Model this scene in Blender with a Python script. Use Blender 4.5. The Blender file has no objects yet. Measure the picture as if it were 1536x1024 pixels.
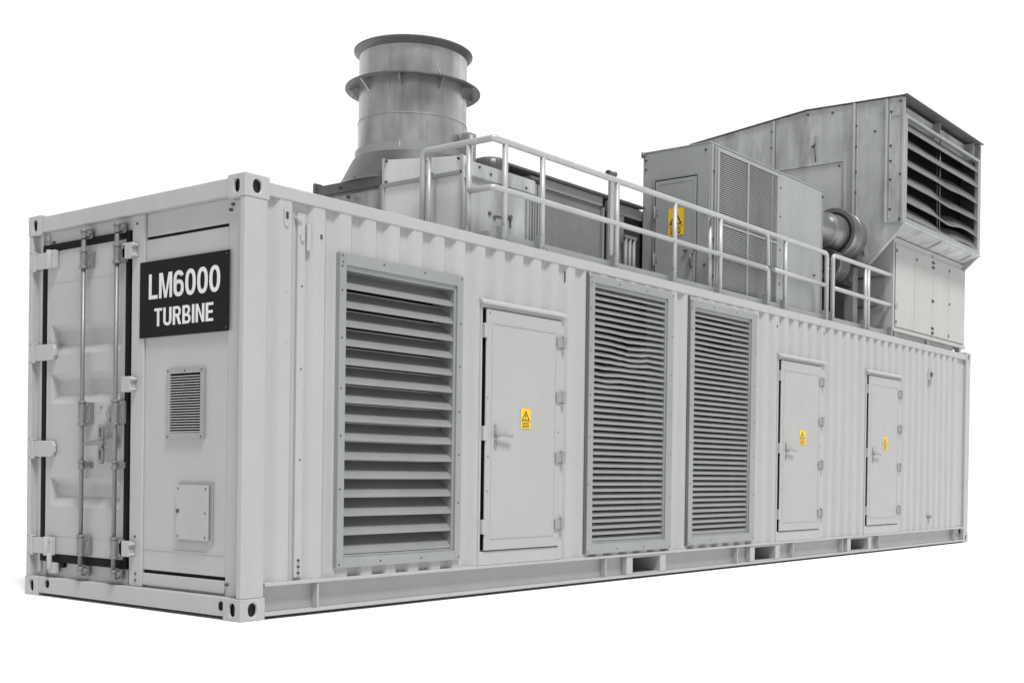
import bpy, bmesh, math, random
from mathutils import Vector, Matrix, noise
random.seed(7)
scene = bpy.context.scene
COL = scene.collection
PI = math.pi

# ------------------------------------------------------------------ materials
def _mat(name):
    m = bpy.data.materials.new(name); m.use_nodes = True
    nt = m.node_tree; nt.nodes.clear()
    out = nt.nodes.new('ShaderNodeOutputMaterial'); b = nt.nodes.new('ShaderNodeBsdfPrincipled')
    nt.links.new(b.outputs[0], out.inputs[0])
    return m, nt, b

def _noise(nt, vec, scale, detail=5, rough=0.6):
    n = nt.nodes.new('ShaderNodeTexNoise'); n.inputs['Scale'].default_value = scale
    n.inputs['Detail'].default_value = detail; n.inputs['Roughness'].default_value = rough
    nt.links.new(vec, n.inputs['Vector']); return n.outputs['Fac']

def _map(nt, sc):
    tc = nt.nodes.new('ShaderNodeTexCoord'); mp = nt.nodes.new('ShaderNodeMapping')
    mp.inputs['Scale'].default_value = sc
    nt.links.new(tc.outputs['Object'], mp.inputs['Vector']); return mp.outputs[0]

def _range(nt, v, a, b, c, d):
    r = nt.nodes.new('ShaderNodeMapRange')
    for i, x in enumerate((a, b, c, d)): r.inputs[i + 1].default_value = x
    nt.links.new(v, r.inputs[0]); return r.outputs[0]

def _mul(nt, a, b):
    m = nt.nodes.new('ShaderNodeMath'); m.operation = 'MULTIPLY'
    nt.links.new(a, m.inputs[0]); nt.links.new(b, m.inputs[1]); return m.outputs[0]

def surf(name, col, rough=0.5, metal=0.0, mottle=0.06, streak=0.06, specks=0.3, bump=0.02, stain=0.0, spec=0.4, rvar=0.08):
    """painted or galvanised sheet: cloudy tone, vertical runs, sparse scuffs, faint dents"""
    m, nt, b = _mat(name)
    iso = _map(nt, (1, 1, 1)); ver = _map(nt, (4.2, 4.2, 0.35))
    f = _range(nt, _noise(nt, iso, 1.7, 7, 0.65), 0.3, 0.7, 1 - mottle, 1 + mottle)
    f2 = _range(nt, _noise(nt, ver, 1.6, 6, 0.6), 0.35, 0.7, 1 - streak, 1 + streak * 0.6)
    v = _mul(nt, f, f2)
    if specks:
        sp = _range(nt, _noise(nt, iso, 21, 3, 0.5), 0.735, 0.775, 1.0, 1 - specks)
        v = _mul(nt, v, sp)
    if stain:
        st = _range(nt, _noise(nt, _map(nt, (3.2, 3.2, 0.9)), 1.3, 5, 0.6), 0.48, 0.74, 1.0, 1 - stain)
        v = _mul(nt, v, st)
    mix = nt.nodes.new('ShaderNodeVectorMath'); mix.operation = 'SCALE'
    mix.inputs[0].default_value = col
    nt.links.new(v, mix.inputs['Scale']); nt.links.new(mix.outputs[0], b.inputs['Base Color'])
    b.inputs['Metallic'].default_value = metal
    b.inputs['Specular IOR Level'].default_value = spec
    nt.links.new(_range(nt, _noise(nt, iso, 5, 5), 0.3, 0.7, rough - rvar, rough + rvar), b.inputs['Roughness'])
    if bump:
        bp = nt.nodes.new('ShaderNodeBump'); bp.inputs['Strength'].default_value = 0.35
        bp.inputs['Distance'].default_value = bump
        nt.links.new(_noise(nt, iso, 2.3, 3, 0.45), bp.inputs['Height'])
        nt.links.new(bp.outputs[0], b.inputs['Normal'])
    return m

def flat(name, col, rough=0.6, metal=0.0, spec=0.4, var=0.08):
    return surf(name, col, rough, metal, var, var * 0.5, 0.0, 0.0, 0.0, spec, 0.06)

M = {}
M['paint'] = surf('grey_white_paint', (0.376, 0.378, 0.376), 0.46, 0, 0.03, 0.025, 0.22, 0.008, 0.0, 0.3)
M['paint_door'] = surf('door_paint', (0.361, 0.363, 0.361), 0.48, 0, 0.03, 0.012, 0.22, 0.006, 0.0, 0.3)
M['cabinet'] = surf('cabinet_paint', (0.40, 0.40, 0.393), 0.5, 0, 0.035, 0.02, 0.3, 0.015, 0.04, 0.3)
M['galv'] = surf('galvanised_trim', (0.295, 0.305, 0.312), 0.42, 0.3, 0.06, 0.04, 0.25, 0.006, 0.0, 0.4)
M['blade'] = surf('louvre_blade_metal', (0.262, 0.269, 0.273), 0.42, 0.25, 0.06, 0.03, 0.0, 0.004, 0.05, 0.4)
M['sheet'] = surf('weathered_zinc_sheet', (0.42, 0.432, 0.441), 0.5, 0.15, 0.12, 0.14, 0.5, 0.02, 0.42, 0.35)
M['plate'] = surf('pale_zinc_plate', (0.62, 0.632, 0.642), 0.5, 0.1, 0.05, 0.03, 0.35, 0.015, 0.08, 0.35)
M['panel'] = surf('zinc_access_panel', (0.43, 0.442, 0.452), 0.5, 0.15, 0.07, 0.05, 0.4, 0.02, 0.16, 0.35)
M['cabin'] = surf('grey_coated_sheet', (0.315, 0.325, 0.333), 0.48, 0.1, 0.05, 0.04, 0.3, 0.012, 0.06, 0.35)
M['stack'] = surf('brushed_steel', (0.53, 0.538, 0.544), 0.34, 0.85, 0.18, 0.20, 0.0, 0.014, 0.42, 0.5)
M['flange'] = surf('dull_steel', (0.125, 0.125, 0.126), 0.45, 0.45, 0.12, 0.08, 0.2, 0.01, 0.15, 0.5)
M['tube'] = surf('galvanised_tube', (0.42, 0.43, 0.436), 0.42, 0.25, 0.06, 0.05, 0.2, 0.0, 0.0, 0.5)
M['bar'] = surf('zinc_lock_rod', (0.21, 0.214, 0.218), 0.46, 0.45, 0.08, 0.06, 0.3, 0.0, 0.1, 0.5)
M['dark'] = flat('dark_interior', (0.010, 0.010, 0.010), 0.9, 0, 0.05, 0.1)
M['conesteel'] = surf('dull_cone_steel', (0.205, 0.211, 0.216), 0.5, 0.15, 0.12, 0.08, 0.2, 0.01, 0.15, 0.4)
M['hoodblade'] = surf('dark_intake_blade', (0.17, 0.175, 0.179), 0.4, 0.4, 0.08, 0.06, 0.0, 0.006, 0.15, 0.4)
M['fansteel'] = surf('dull_duct_steel', (0.27, 0.275, 0.28), 0.36, 0.75, 0.12, 0.08, 0.0, 0.01, 0.2, 0.4)
M['darkmetal'] = surf('shade_dark_steel', (0.040, 0.040, 0.040), 0.6, 0.1, 0.15, 0.1, 0.0, 0.01, 0.2, 0.15)  # near-black base colour stands in for shade on recessed steel
M['rubber'] = flat('black_rubber', (0.008, 0.008, 0.008), 0.6, 0, 0.08, 0.15)
M['black'] = flat('black_sign_face', (0.0125, 0.0125, 0.013), 0.55, 0, 0.06, 0.12)
M['letter'] = flat('silver_white_letter', (0.62, 0.63, 0.64), 0.45, 0.1, 0.4, 0.06)
M['yellow'] = flat('warning_yellow', (0.80, 0.50, 0.012), 0.45, 0, 0.4, 0.04)
M['ink'] = flat('black_ink', (0.02, 0.018, 0.012), 0.5, 0, 0.3)
M['screw'] = flat('screw_metal', (0.06, 0.06, 0.06), 0.4, 0.4, 0.5)
M['ground'] = flat('white_studio_floor', (0.88, 0.88, 0.88), 0.95, 0, 0.0, 0.005)

# ------------------------------------------------------------------ mesh helper
ORG = {}
def org(p):
    return ORG.get(p.name, Vector((0, 0, 0))) if p else Vector((0, 0, 0))

class MB:
    def __init__(s): s.v = []; s.f = []; s.sm = []
    def add(s, vs, fs, smooth=False):
        n = len(s.v); s.v += [Vector(v) for v in vs]
        for f in fs: s.f.append([i + n for i in f]); s.sm.append(smooth)
        return s
    def box(s, x0, x1, y0, y1, z0, z1):
        x0, x1 = min(x0, x1), max(x0, x1); y0, y1 = min(y0, y1), max(y0, y1); z0, z1 = min(z0, z1), max(z0, z1)
        return s.add([(x0,y0,z0),(x1,y0,z0),(x1,y1,z0),(x0,y1,z0),(x0,y0,z1),(x1,y0,z1),(x1,y1,z1),(x0,y1,z1)],
                     [(3,2,1,0),(4,5,6,7),(0,1,5,4),(1,2,6,5),(2,3,7,6),(3,0,4,7)])
    def prism(s, poly, axis, a, b):
        """poly: 2-D outline in the two other axes (in xyz order), extruded along axis"""
        def P(u, w, t): return {0: (t, u, w), 1: (u, t, w), 2: (u, w, t)}[axis]
        n = len(poly); vs = [P(u, w, a) for u, w in poly] + [P(u, w, b) for u, w in poly]
        ar = sum(poly[i][0]*poly[(i+1) % n][1]-poly[(i+1) % n][0]*poly[i][1] for i in range(n))
        flip = (ar > 0) ^ (axis == 1) ^ (b < a)
        fs = [tuple(range(n)), tuple(range(2*n-1, n-1, -1))] + [(i, i+n, (i+1) % n+n, (i+1) % n) for i in range(n)]
        if not flip: fs = [tuple(reversed(f)) for f in fs]
        return s.add(vs, fs)
    def frame(s, a0, a1, b0, b1, wl, wr, wb, wt, axis, d0, d1):
        """rectangular ring (four butted bars) in a plane; axis 1: a=x,b=z,d=y ; axis 0: a=y,b=z,d=x"""
        def B(p, q, r, t):
            if axis == 1: s.box(p, q, d0, d1, r, t)
            else: s.box(d0, d1, p, q, r, t)
        B(a0, a0+wl, b0, b1); B(a1-wr, a1, b0, b1); B(a0+wl, a1-wr, b0, b0+wb); B(a0+wl, a1-wr, b1-wt, b1)
        return s
    def tube(s, path, r, n=14, cap=True, r1=None):
        path = [Vector(p) for p in path]; m = len(path); vs = []; fs = []
        t0 = (path[1]-path[0]).normalized()
        ref = Vector((0, 0, 1)) if abs(t0.z) < 0.9 else Vector((1, 0, 0))
        u = t0.cross(ref).normalized()
        for i, p in enumerate(path):
            if i == 0: t = path[1]-path[0]
            elif i == m-1: t = path[-1]-path[-2]
            else: t = (path[i+1]-p).normalized()+(p-path[i-1]).normalized()
            t = t.normalized(); u = (u-t*u.dot(t)).normalized(); w = t.cross(u)
            rr = r if r1 is None else r+(r1-r)*i/(m-1)
            for k in range(n):
                a = 2*PI*k/n; vs.append(p+(u*math.cos(a)+w*math.sin(a))*rr)
        for i in range(m-1):
            for k in range(n):
                k2 = (k+1) % n; fs.append((i*n+k, i*n+k2, (i+1)*n+k2, (i+1)*n+k))
        s.add(vs, fs, True)
        if cap:
            b = len(s.v)-m*n
            s.f.append([b+k for k in reversed(range(n))]); s.sm.append(False)
            s.f.append([b+(m-1)*n+k for k in range(n)]); s.sm.append(False)
        return s
    def lathe(s, c, prof, n=72, axis=2, closed=False):
        """prof: (radius, height) list along axis through c"""
        m = len(prof); vs = []; fs = []
        for r, h in prof:
            for k in range(n):
                a = 2*PI*k/n; x, y = r*math.cos(a), r*math.sin(a)
                vs.append({2: (c[0]+x, c[1]+y, c[2]+h), 0: (c[0]+h, c[1]+x, c[2]+y), 1: (c[0]+y, c[1]+h, c[2]+x)}[axis])
        for i in range(m if closed else m-1):
            for k in range(n):
                k2 = (k+1) % n; j = (i+1) % m
                fs.append((i*n+k, i*n+k2, j*n+k2, j*n+k))
        return s.add(vs, fs, True)
    def build(s, name, mat, parent=None, bevel=0.0, seg=2, auto=None):
        o0 = org(parent)
        me = bpy.data.meshes.new(name)
        me.from_pydata([v-o0 for v in s.v], [], s.f); me.update()
        me.polygons.foreach_set('use_smooth', s.sm)
        me.materials.append(M[mat] if isinstance(mat, str) else mat)
        o = bpy.data.objects.new(name, me); COL.objects.link(o)
        ORG[o.name] = o0
        if parent: o.parent = parent
        if auto:
            me.polygons.foreach_set('use_smooth', [True]*len(me.polygons))
            me.set_sharp_from_angle(angle=math.radians(auto))
        if bevel:
            md = o.modifiers.new('edge', 'BEVEL'); md.width = bevel; md.segments = seg
            md.limit_method = 'ANGLE'; md.angle_limit = math.radians(50); md.harden_normals = False
        return o

def thing(name, label, cat, loc, group=None):
    e = bpy.data.objects.new(name, None); COL.objects.link(e); e.location = loc
    e.empty_display_size = 0.1; e['label'] = label; e['category'] = cat
    if group: e['group'] = group
    ORG[e.name] = Vector(loc); return e

def arc(c, a, b, r, n=6):
    """fillet points at corner c between directions to a and b"""
    c, a, b = Vector(c), Vector(a), Vector(b); u = (a-c).normalized(); w = (b-c).normalized()
    p, q = c+u*r, c+w*r; out = []
    for i in range(n+1):
        t = i/n; out.append((1-t)**2*p+2*t*(1-t)*c+t*t*q)
    return out
def bent(pts, r):
    out = [Vector(pts[0])]
    for i in range(1, len(pts)-1): out += arc(pts[i], pts[i-1], pts[i+1], r)
    return out+[Vector(pts[-1])]

# dims of the container (metres): x along the long side, y across, z up
L, W, H = 12.295, 2.336, 2.6

# ------------------------------------------------------------------ ground
g = MB().box(-250, 250, -250, 250, -0.4, 0.0).build('ground', 'ground')
g['kind'] = 'structure'

# ------------------------------------------------------------------ container
box = thing('container_enclosure', 'long pale grey corrugated steel container housing with louvres and doors on its side',
            'container', (L/2, W/2, 0))

def stadium(c, rw, rh, n=8):
    """slot outline: half width rw, half height rh"""
    pts = []
    for k in range(n+1):
        a = PI*k/n; pts.append((c[0]+rw*math.cos(a), c[1]+(rh-rw)+rw*math.sin(a)))
    for k in range(n+1):
        a = PI+PI*k/n; pts.append((c[0]+rw*math.cos(a), c[1]-(rh-rw)+rw*math.sin(a)))
    return pts

def casting(x0, x1, y0, y1, z0, z1, xs, ys):
    """hollow corner block with a rounded slot in the end face (x side xs) and in the long face (y side ys)"""
    bm = bmesh.new()
    def slotface(to3, a0, a1, inward, rw):
        mid = ((a0+a1)/2, (z0+z1)/2)
        inner = stadium(mid, rw, 0.041)
        chamf = stadium(mid, rw+0.006, 0.047)
        ov = [bm.verts.new(to3(a, z, 0)) for a, z in ((a0, z0), (a1, z0), (a1, z1), (a0, z1))]
        cv = [bm.verts.new(to3(a, z, 0)) for a, z in chamf]
        iv = [bm.verts.new(to3(a, z, 0.005)) for a, z in inner]
        dv = [bm.verts.new(to3(a, z, 0.016)) for a, z in inner]
        es = [bm.edges.new((ov[i], ov[(i+1) % 4])) for i in range(4)]
        n = len(cv)
        es += [bm.edges.new((cv[i], cv[(i+1) % n])) for i in range(n)]
        bmesh.ops.triangle_fill(bm, use_beauty=True, use_dissolve=False, edges=es)
        for i in range(n):
            j = (i+1) % n
            bm.faces.new((cv[i], cv[j], iv[j], iv[i])); bm.faces.new((iv[i], iv[j], dv[j], dv[i]))
    xo = x0 if xs < 0 else x1; yo = y0 if ys < 0 else y1
    slotface(lambda a, z, d: (xo - xs*d, a, z), y0, y1, 0, 0.026)
    slotface(lambda a, z, d: (a, yo - ys*d, z), x0, x1, 0, 0.030)
    xi = x1 if xs < 0 else x0; yi = y1 if ys < 0 else y0
    def quad(*p): bm.faces.new([bm.verts.new(q) for q in p])
    quad((xi, y0, z0), (xi, y1, z0), (xi, y1, z1), (xi, y0, z1))
    quad((x0, yi, z0), (x1, yi, z0), (x1, yi, z1), (x0, yi, z1))
    quad((x0, y0, z0), (x1, y0, z0), (x1, y1, z0), (x0, y1, z0))
    quad((x0, y0, z1), (x1, y0, z1), (x1, y1, z1), (x0, y1, z1))
    # inner core so that the slots look into a dark pocket
    bmesh.ops.remove_doubles(bm, verts=bm.verts, dist=0.0004)
    bmesh.ops.recalc_face_normals(bm, faces=bm.faces)
    mb = MB(); bm.verts.index_update()
    mb.add([v.co.copy() for v in bm.verts], [[v.index for v in f.verts] for f in bm.faces]); bm.free()
    return mb
cx, cy, cz = 0.176, 0.158, 0.132
for (xa, xb, xs) in ((-0.004, cx, -1), (L-cx, L+0.004, 1)):
    for (ya, yb, ys) in ((-0.004, cy, -1), (W-cy, W+0.004, 1)):
        for (za, zb) in ((0.0, cz), (H-cz, H+0.002)):
            co_ = casting(xa, xb, ya, yb, za, zb, xs, ys).build('corner_casting', 'paint', box, 0.005, 2)
            MB().box(xa+0.03, xb-0.03, ya+0.03, yb-0.03, za+0.012, zb-0.012).build('slot_pocket', 'darkmetal', co_)

# corner posts: L sections flush with the castings, recessed inside
zp0, zp1 = cz, H-cz
MB().prism([(0.0, 0.0), (0.166, 0.0), (0.166, 0.05), (0.06, 0.05), (0.06, 0.16), (0.045, 0.16), (0.045, 0.045), (0.0, 0.045)], 2, zp0, zp1).build('corner_post', 'paint', box, 0.006, 2)
MB().prism([(0.0, W), (0.166, W), (0.166, W-0.05), (0.06, W-0.05), (0.06, W-0.2), (0.03, W-0.2), (0.03, W-0.185), (0.045, W-0.185), (0.045, W-0.045), (0.0, W-0.045)], 2, zp0, zp1).build('corner_post', 'paint', box, 0.005, 2)
MB().prism([(L, 0.0), (L-0.166, 0.0), (L-0.166, 0.05), (L-0.06, 0.05), (L-0.06, 0.16), (L, 0.16)], 2, zp0, zp1).build('corner_post', 'paint', box, 0.006, 2)
MB().prism([(L, W), (L-0.166, W), (L-0.166, W-0.05), (L-0.06, W-0.05), (L-0.06, W-0.16), (L, W-0.16)], 2, zp0, zp1).build('corner_post', 'paint', box, 0.006, 2)

# rails
MB().box(cx, L-cx, 0.002, 0.085, 2.498, 2.576).build('top_rail', 'paint', box, 0.006)
MB().box(cx, L-cx, W-0.085, W-0.002, 2.498, 2.576).build('top_rail', 'paint', box, 0.006)
MB().box(0.003, 0.085, cy, W-cy, 2.484, 2.588).build('top_rail', 'paint', box, 0.006)
MB().box(L-0.085, L-0.003, cy, W-cy, 2.484, 2.588).build('top_rail', 'paint', box, 0.006)
r = MB().box(0.002, 0.10, cy, W-cy, 0.022, 0.134)
r.build('bottom_rail', 'paint', box, 0.006)
MB().box(L-0.10, L-0.002, cy, W-cy, 0.022, 0.134).build('bottom_rail', 'paint', box, 0.006)
MB().box(cx, L-cx, W-0.1, W-0.002, 0.022, 0.2).build('bottom_rail', 'paint', box, 0.006)
MB().box(0.09, L-0.09, 0.09, W-0.09, 2.51, 2.556).build('roof_deck', 'paint', box)
MB().box(0.10, L-0.10, 0.35, W-0.11, 0.03, 0.19).build('floor_frame', 'darkmetal', box)

# near bottom side rail: channel with flanges, web, stiffeners and fork pockets
pk = [(4.055, 4.482), (6.195, 6.632), (8.450, 8.935)]
ch = MB()
ch.box(cx, L-cx, -0.003, 0.10, 0.196, 0.217)
ch.box(cx, L-cx, -0.003, 0.10, 0.020, 0.040)
segs = []; x = cx
for a, b in pk: segs.append((x, a-0.09)); x = b+0.09
segs.append((x, L-cx))
for a, b in segs: ch.box(a, b, 0.062, 0.075, 0.040, 0.196)
ch.build('bottom_rail', 'paint', box, 0.003)
for x in (0.59, 3.665, 5.85, 7.02, 8.24, 9.25, 11.80):
    MB().box(x-0.006, x+0.006, 0.004, 0.062, 0.040, 0.196).build('rail_stiffener', 'paint', box, 0.002)
for a, b in pk:
    f = MB().frame(a-0.09, b+0.09, 0.041, 0.195, 0.09, 0.09, 0.008, 0.016, 1, 0.006, 0.062)
    # tunnel sheets
    f.box(a-0.006, a, 0.062, 1.2, 0.041, 0.19).box(b, b+0.006, 0.062, 1.2, 0.041, 0.19)
    f.box(a, b, 0.062, 1.2, 0.041, 0.046).box(a, b, 0.062, 1.2, 0.181, 0.19)
    f.build('fork_pocket', 'paint', box, 0.002)
    MB().box(a, b, 1.21, 1.22, 0.04, 0.2).build('pocket_back', 'dark', box)

# corrugated long wall with openings
openings = [(0.765, 1.835, 0.30, 2.225), (2.095, 3.045, 0.26, 2.10), (3.415, 4.575, 0.27, 2.44), (4.965, 6.085, 0.28, 2.43),
            (6.640, 7.680, 0.26, 2.10), (8.815, 9.830, 0.26, 2.10)]
prof = [(0.166, 0.037), (0.225, 0.037), (0.262, 0.008), (0.352, 0.008), (0.384, 0.037), (0.470, 0.037)]
k = 0; xr = 0.615
while xr < 11.96:
    pk_w = 0.088
    prof += [(xr-pk_w-0.036, 0.037), (xr-pk_w, 0.008), (xr, 0.008), (xr+0.034, 0.037)]
    xr += 0.215
prof += [(L-0.166, 0.037)]
def wall_y(x):
    for (a, ya), (b, yb) in zip(prof, prof[1:]):
        if a <= x <= b: return ya+(yb-ya)*(x-a)/max(b-a, 1e-9)
    return 0.037
xs_ = sorted(set([round(p[0], 4) for p in prof]+[round(v, 4) for o in openings for v in o[:2]]))
zs_ = sorted(set([0.217, 2.499]+[v for o in openings for v in o[2:]]))
wl = MB()
for a, b in zip(xs_, xs_[1:]):
    if b-a < 1e-4: continue
    xm = (a+b)/2
    for z0, z1 in zip(zs_, zs_[1:]):
        zm = (z0+z1)/2
        if any(o[0] < xm < o[1] and o[2] < zm < o[3] for o in openings): continue
        ya, yb = wall_y(a), wall_y(b)
        wl.add([(a, ya, z0), (b, yb, z0), (b, yb, z1), (a, ya, z1)], [(0, 1, 2, 3)])
wm = wl.build('corrugated_wall', 'paint', box)
bm = bmesh.new(); bm.from_mesh(wm.data); bmesh.ops.remove_doubles(bm, verts=bm.verts, dist=1e-4); bm.to_mesh(wm.data); bm.free()
md = wm.modifiers.new('edge', 'BEVEL'); md.width = 0.007; md.segments = 3; md.limit_method = 'ANGLE'; md.angle_limit = math.radians(20)
md = wm.modifiers.new('sheet', 'SOLIDIFY'); md.thickness = 0.003; md.offset = -1
# back long wall and far end (plain corrugation)
bw = MB()
for i in range(54):
    x0 = 0.2+i*0.22
    bw.prism([(x0, W-0.046), (x0+0.04, W-0.01), (x0+0.12, W-0.01), (x0+0.16, W-0.046), (x0+0.16, W-0.06), (x0, W-0.06)], 2, 0.2, 2.499)
bw.box(0.166, L-0.166, W-0.07, W-0.055, 0.2, 2.499)
bw.build('corrugated_wall', 'paint', box)
ew = MB()
for i in range(9):
    y0 = 0.18+i*0.22
    ew.prism([(L-0.05, y0), (L-0.01, y0+0.04), (L-0.01, y0+0.12), (L-0.05, y0+0.16), (L-0.06, y0+0.16), (L-0.06, y0)], 2, 0.134, 2.484)
ew.box(L-0.065, L-0.05, 0.16, W-0.16, 0.134, 2.484)
ew.build('end_wall', 'paint', box)
# dark lining behind louvres and doors
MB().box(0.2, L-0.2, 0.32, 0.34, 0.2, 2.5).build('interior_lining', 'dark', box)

# flat cover strip, slot and catches near the corner
MB().box(0.408, 0.466, 0.016, 0.046, 0.235, 2.44).build('cover_strip', 'paint', box, 0.004)
MB().box(0.4715, 0.4885, 0.0425, 0.047, 0.235, 2.47).build('wall_slot', 'rubber', box)
c = MB().box(0.4720, 0.500, 0.004, 0.04, 2.22, 2.38); c.box(0.425, 0.452, 0.004, 0.016, 2.27, 2.31)
c.tube([(0.413, 0.002, 2.405), (0.413, 0.05, 2.405)], 0.02)
c.build('door_catch', 'paint', box, 0.004)
b = MB()
for z in (0.262, 0.30, 0.338): b.tube([(0.437, 0.006, z), (0.437, 0.018, z)], 0.008, 10)
for z in (0.95, 1.5, 2.0): b.tube([(0.442, 0.012, z), (0.442, 0.018, z)], 0.005, 10)
b.build('screw_heads', 'screw', box)
k = MB().prism(stadium((0.310, 2.395), 0.017, 0.058), 1, 0.0, 0.010)
lk = k.build('lock_plate', 'paint', box, 0.003)
MB().prism(stadium((0.310, 2.405), 0.009, 0.022), 1, -0.003, -0.001).build('keyhole', 'screw', lk)
for x, z in ((3.085, 2.415), (6.60, 2.392), (7.68, 2.42), (0.585, 2.32)):
    p_ = MB().prism(stadium((x, z), 0.008, 0.045 if x == 3.085 else 0.016), 1, wall_y(x)-0.003, wall_y(x)+0.002)
    p_.build('lifting_slot', 'screw', box, 0.002)
br = MB().box(10.735, 10.785, -0.004, 0.046, 2.135, 2.245).box(10.785, 10.845, -0.03, 0.03, 2.15, 2.175)
bo = br.build('socket_bracket', 'paint', box, 0.004)
MB().box(10.793, 10.838, -0.022, 0.03, 2.176, 2.235).build('socket_cover', 'flange', bo, 0.003)
MB().tube([(10.84, -0.035, 0.388), (10.84, 0.05, 0.388)], 0.022).build('drain_plug', 'galv', box, 0.004)

# ------------------------------------------------------------------ louvre panels in the long wall
def screws(pts, axis, d0, d1, r=0.007):  # small screw heads, joined into one mesh per panel
    m = MB()
    for p in pts:
        if axis == 1: m.tube([(p[0], d0, p[1]), (p[0], d1, p[1])], r, 8)
        else: m.tube([(d0, p[0], p[1]), (d1, p[0], p[1])], r, 8)
    return m

def wobble(x, z, dent):
    """local dent in a bank of blades: returns (dy, dz)"""
    if not dent: return 0, 0
    dy = dz = 0
    for (cx_, cz_, rx, rz, ay, az) in dent:
        e = math.exp(-((x-cx_)/rx)**2-((z-cz_)/rz)**2)
        dy += ay*e; dz += az*e
    k_ = min(1, abs(dy)*90)
    n = noise.noise(Vector((x*7, z*6, 1.3)))+0.6*noise.noise(Vector((x*19, z*40, 4.1)))
    return dy+0.5*dy*n, dz+0.009*n*k_

def blades(x0, x1, z0, z1, n, depth, rise, lip, y0=0.004, dent=None, nx=1, curl=0.0, hook=0.0):
    """bank of sloping blades: lip at the front, sheet rising inwards"""
    m = MB(); pitch = (z1-z0)/n
    for i in range(n):
        zb = z0+i*pitch+0.004
        sec = [(y0, zb), (y0, zb+lip), (y0+0.3*depth, zb+lip+rise*(0.3+curl)), (y0+depth, zb+lip+rise)]
        if hook: sec += [(y0+depth, zb+lip+rise+hook), (y0+depth+0.003, zb+lip+rise+hook)]
        sec += [(y0+depth+0.003, zb+lip+rise-0.004), (y0+0.3*depth+0.003, zb+lip+rise*(0.3+curl)-0.006), (y0+0.006, zb+lip-0.005), (y0+0.006, zb)]
        ns = len(sec); vs = []; fs = []
        for j in range(nx+1):
            x = x0+(x1-x0)*j/nx
            for (y, z) in sec:
                dy, dz = wobble(x, zb, dent); vs.append((x, y+dy, z+dz))
        for j in range(nx):
            for q in range(ns):
                q2 = (q+1) % ns; fs.append((j*ns+q, j*ns+q2, (j+1)*ns+q2, (j+1)*ns+q))
        fs += [tuple(range(ns)), tuple(nx*ns+q for q in reversed(range(ns)))]
        m.add(vs, [tuple(reversed(f)) for f in fs])
    return m

def louvre(X0, X1, Z0, Z1, wl, wr, wb, wt, n, depth, rise, lip, label, dent=None, nx=1, curl=0.0, hook=0.0, inner=0.02):
    f = MB().frame(X0, X1, Z0, Z1, wl, wr, wb, wt, 1, -0.014, 0.05)
    if Z1 > 2.4: MB().box(X0, X1, 0.012, 0.046, Z1-0.03, 2.4975).build('filler_strip', 'paint', box)
    o = f.build('louvre_panel', 'galv', box, 0.003); o['label'] = label
    MB().frame(X0+wl, X1-wr, Z0+wb, Z1-wt, 0.012, inner, 0.014, 0.03, 1, 0.0, 0.2).build('inner_frame', 'galv', o, 0.002)
    x0, x1, z0, z1 = X0+wl+0.012, X1-wr-inner, Z0+wb+0.014, Z1-wt-0.03
    blades(x0, x1, z0, z1, n, depth, rise, lip, 0.006, dent, nx, curl, hook).build('blades', 'blade', o, auto=28)
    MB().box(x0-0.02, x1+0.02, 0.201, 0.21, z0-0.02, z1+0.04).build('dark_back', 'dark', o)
    pts = [(X0+0.02, Z1-0.02), (X0+0.026, Z1-0.06), (X0+0.02, Z1-0.085), (X1-0.02, Z1-0.022), (X0+0.02, Z0+0.022), (X1-0.02, Z0+0.022)]
    for t in (0.33, 0.66): pts += [(X0+(X1-X0)*t, Z1-0.03), (X0+(X1-X0)*t, Z0+0.03)]
    for t in (0.2, 0.37, 0.52, 0.68, 0.83): pts += [(X1-0.028, Z0+(Z1-Z0)*t), (X0+0.02, Z0+(Z1-Z0)*(t+0.05))]
    screws(pts, 1, -0.0165, -0.012, 0.006).build('screw_heads', 'screw', o)
    # mitred corner joints
    return o
lo = louvre(0.722, 1.870, 0.275, 2.250, 0.056, 0.060, 0.066, 0.075, 15, 0.112, 0.096, 0.018,
       'large louvre panel with fifteen wide blades', hook=0.008, inner=0.022)
dent2 = [(3.98, 1.90, 0.22, 0.14, 0.012, -0.016), (3.60, 1.66, 0.16, 0.10, 0.010, -0.012), (4.25, 1.82, 0.14, 0.08, 0.008, 0.009)]
l2 = louvre(3.365, 4.620, 0.240, 2.470, 0.072, 0.098, 0.082, 0.058, 41, 0.034, 0.031, 0.010,
       'narrow bladed louvre panel with dented upper blades', dent2, 60, 0.12, inner=0.02)
dent3 = [(5.5, 2.02, 0.25, 0.07, 0.004, -0.006)]
l3 = louvre(4.905, 6.140, 0.252, 2.458, 0.072, 0.105, 0.078, 0.062, 41, 0.034, 0.031, 0.010,
       'narrow bladed louvre panel with straight blades', dent3, 20, 0.12, inner=0.02)
# dark strip coloured as a shadow gap, left edge of both tall louvres
for x in (3.340, 4.880): MB().box(x, x+0.024, -0.004, 0.04, 0.245, 2.49).build('edge_seal_shade', 'flange', box, 0.002)

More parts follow.
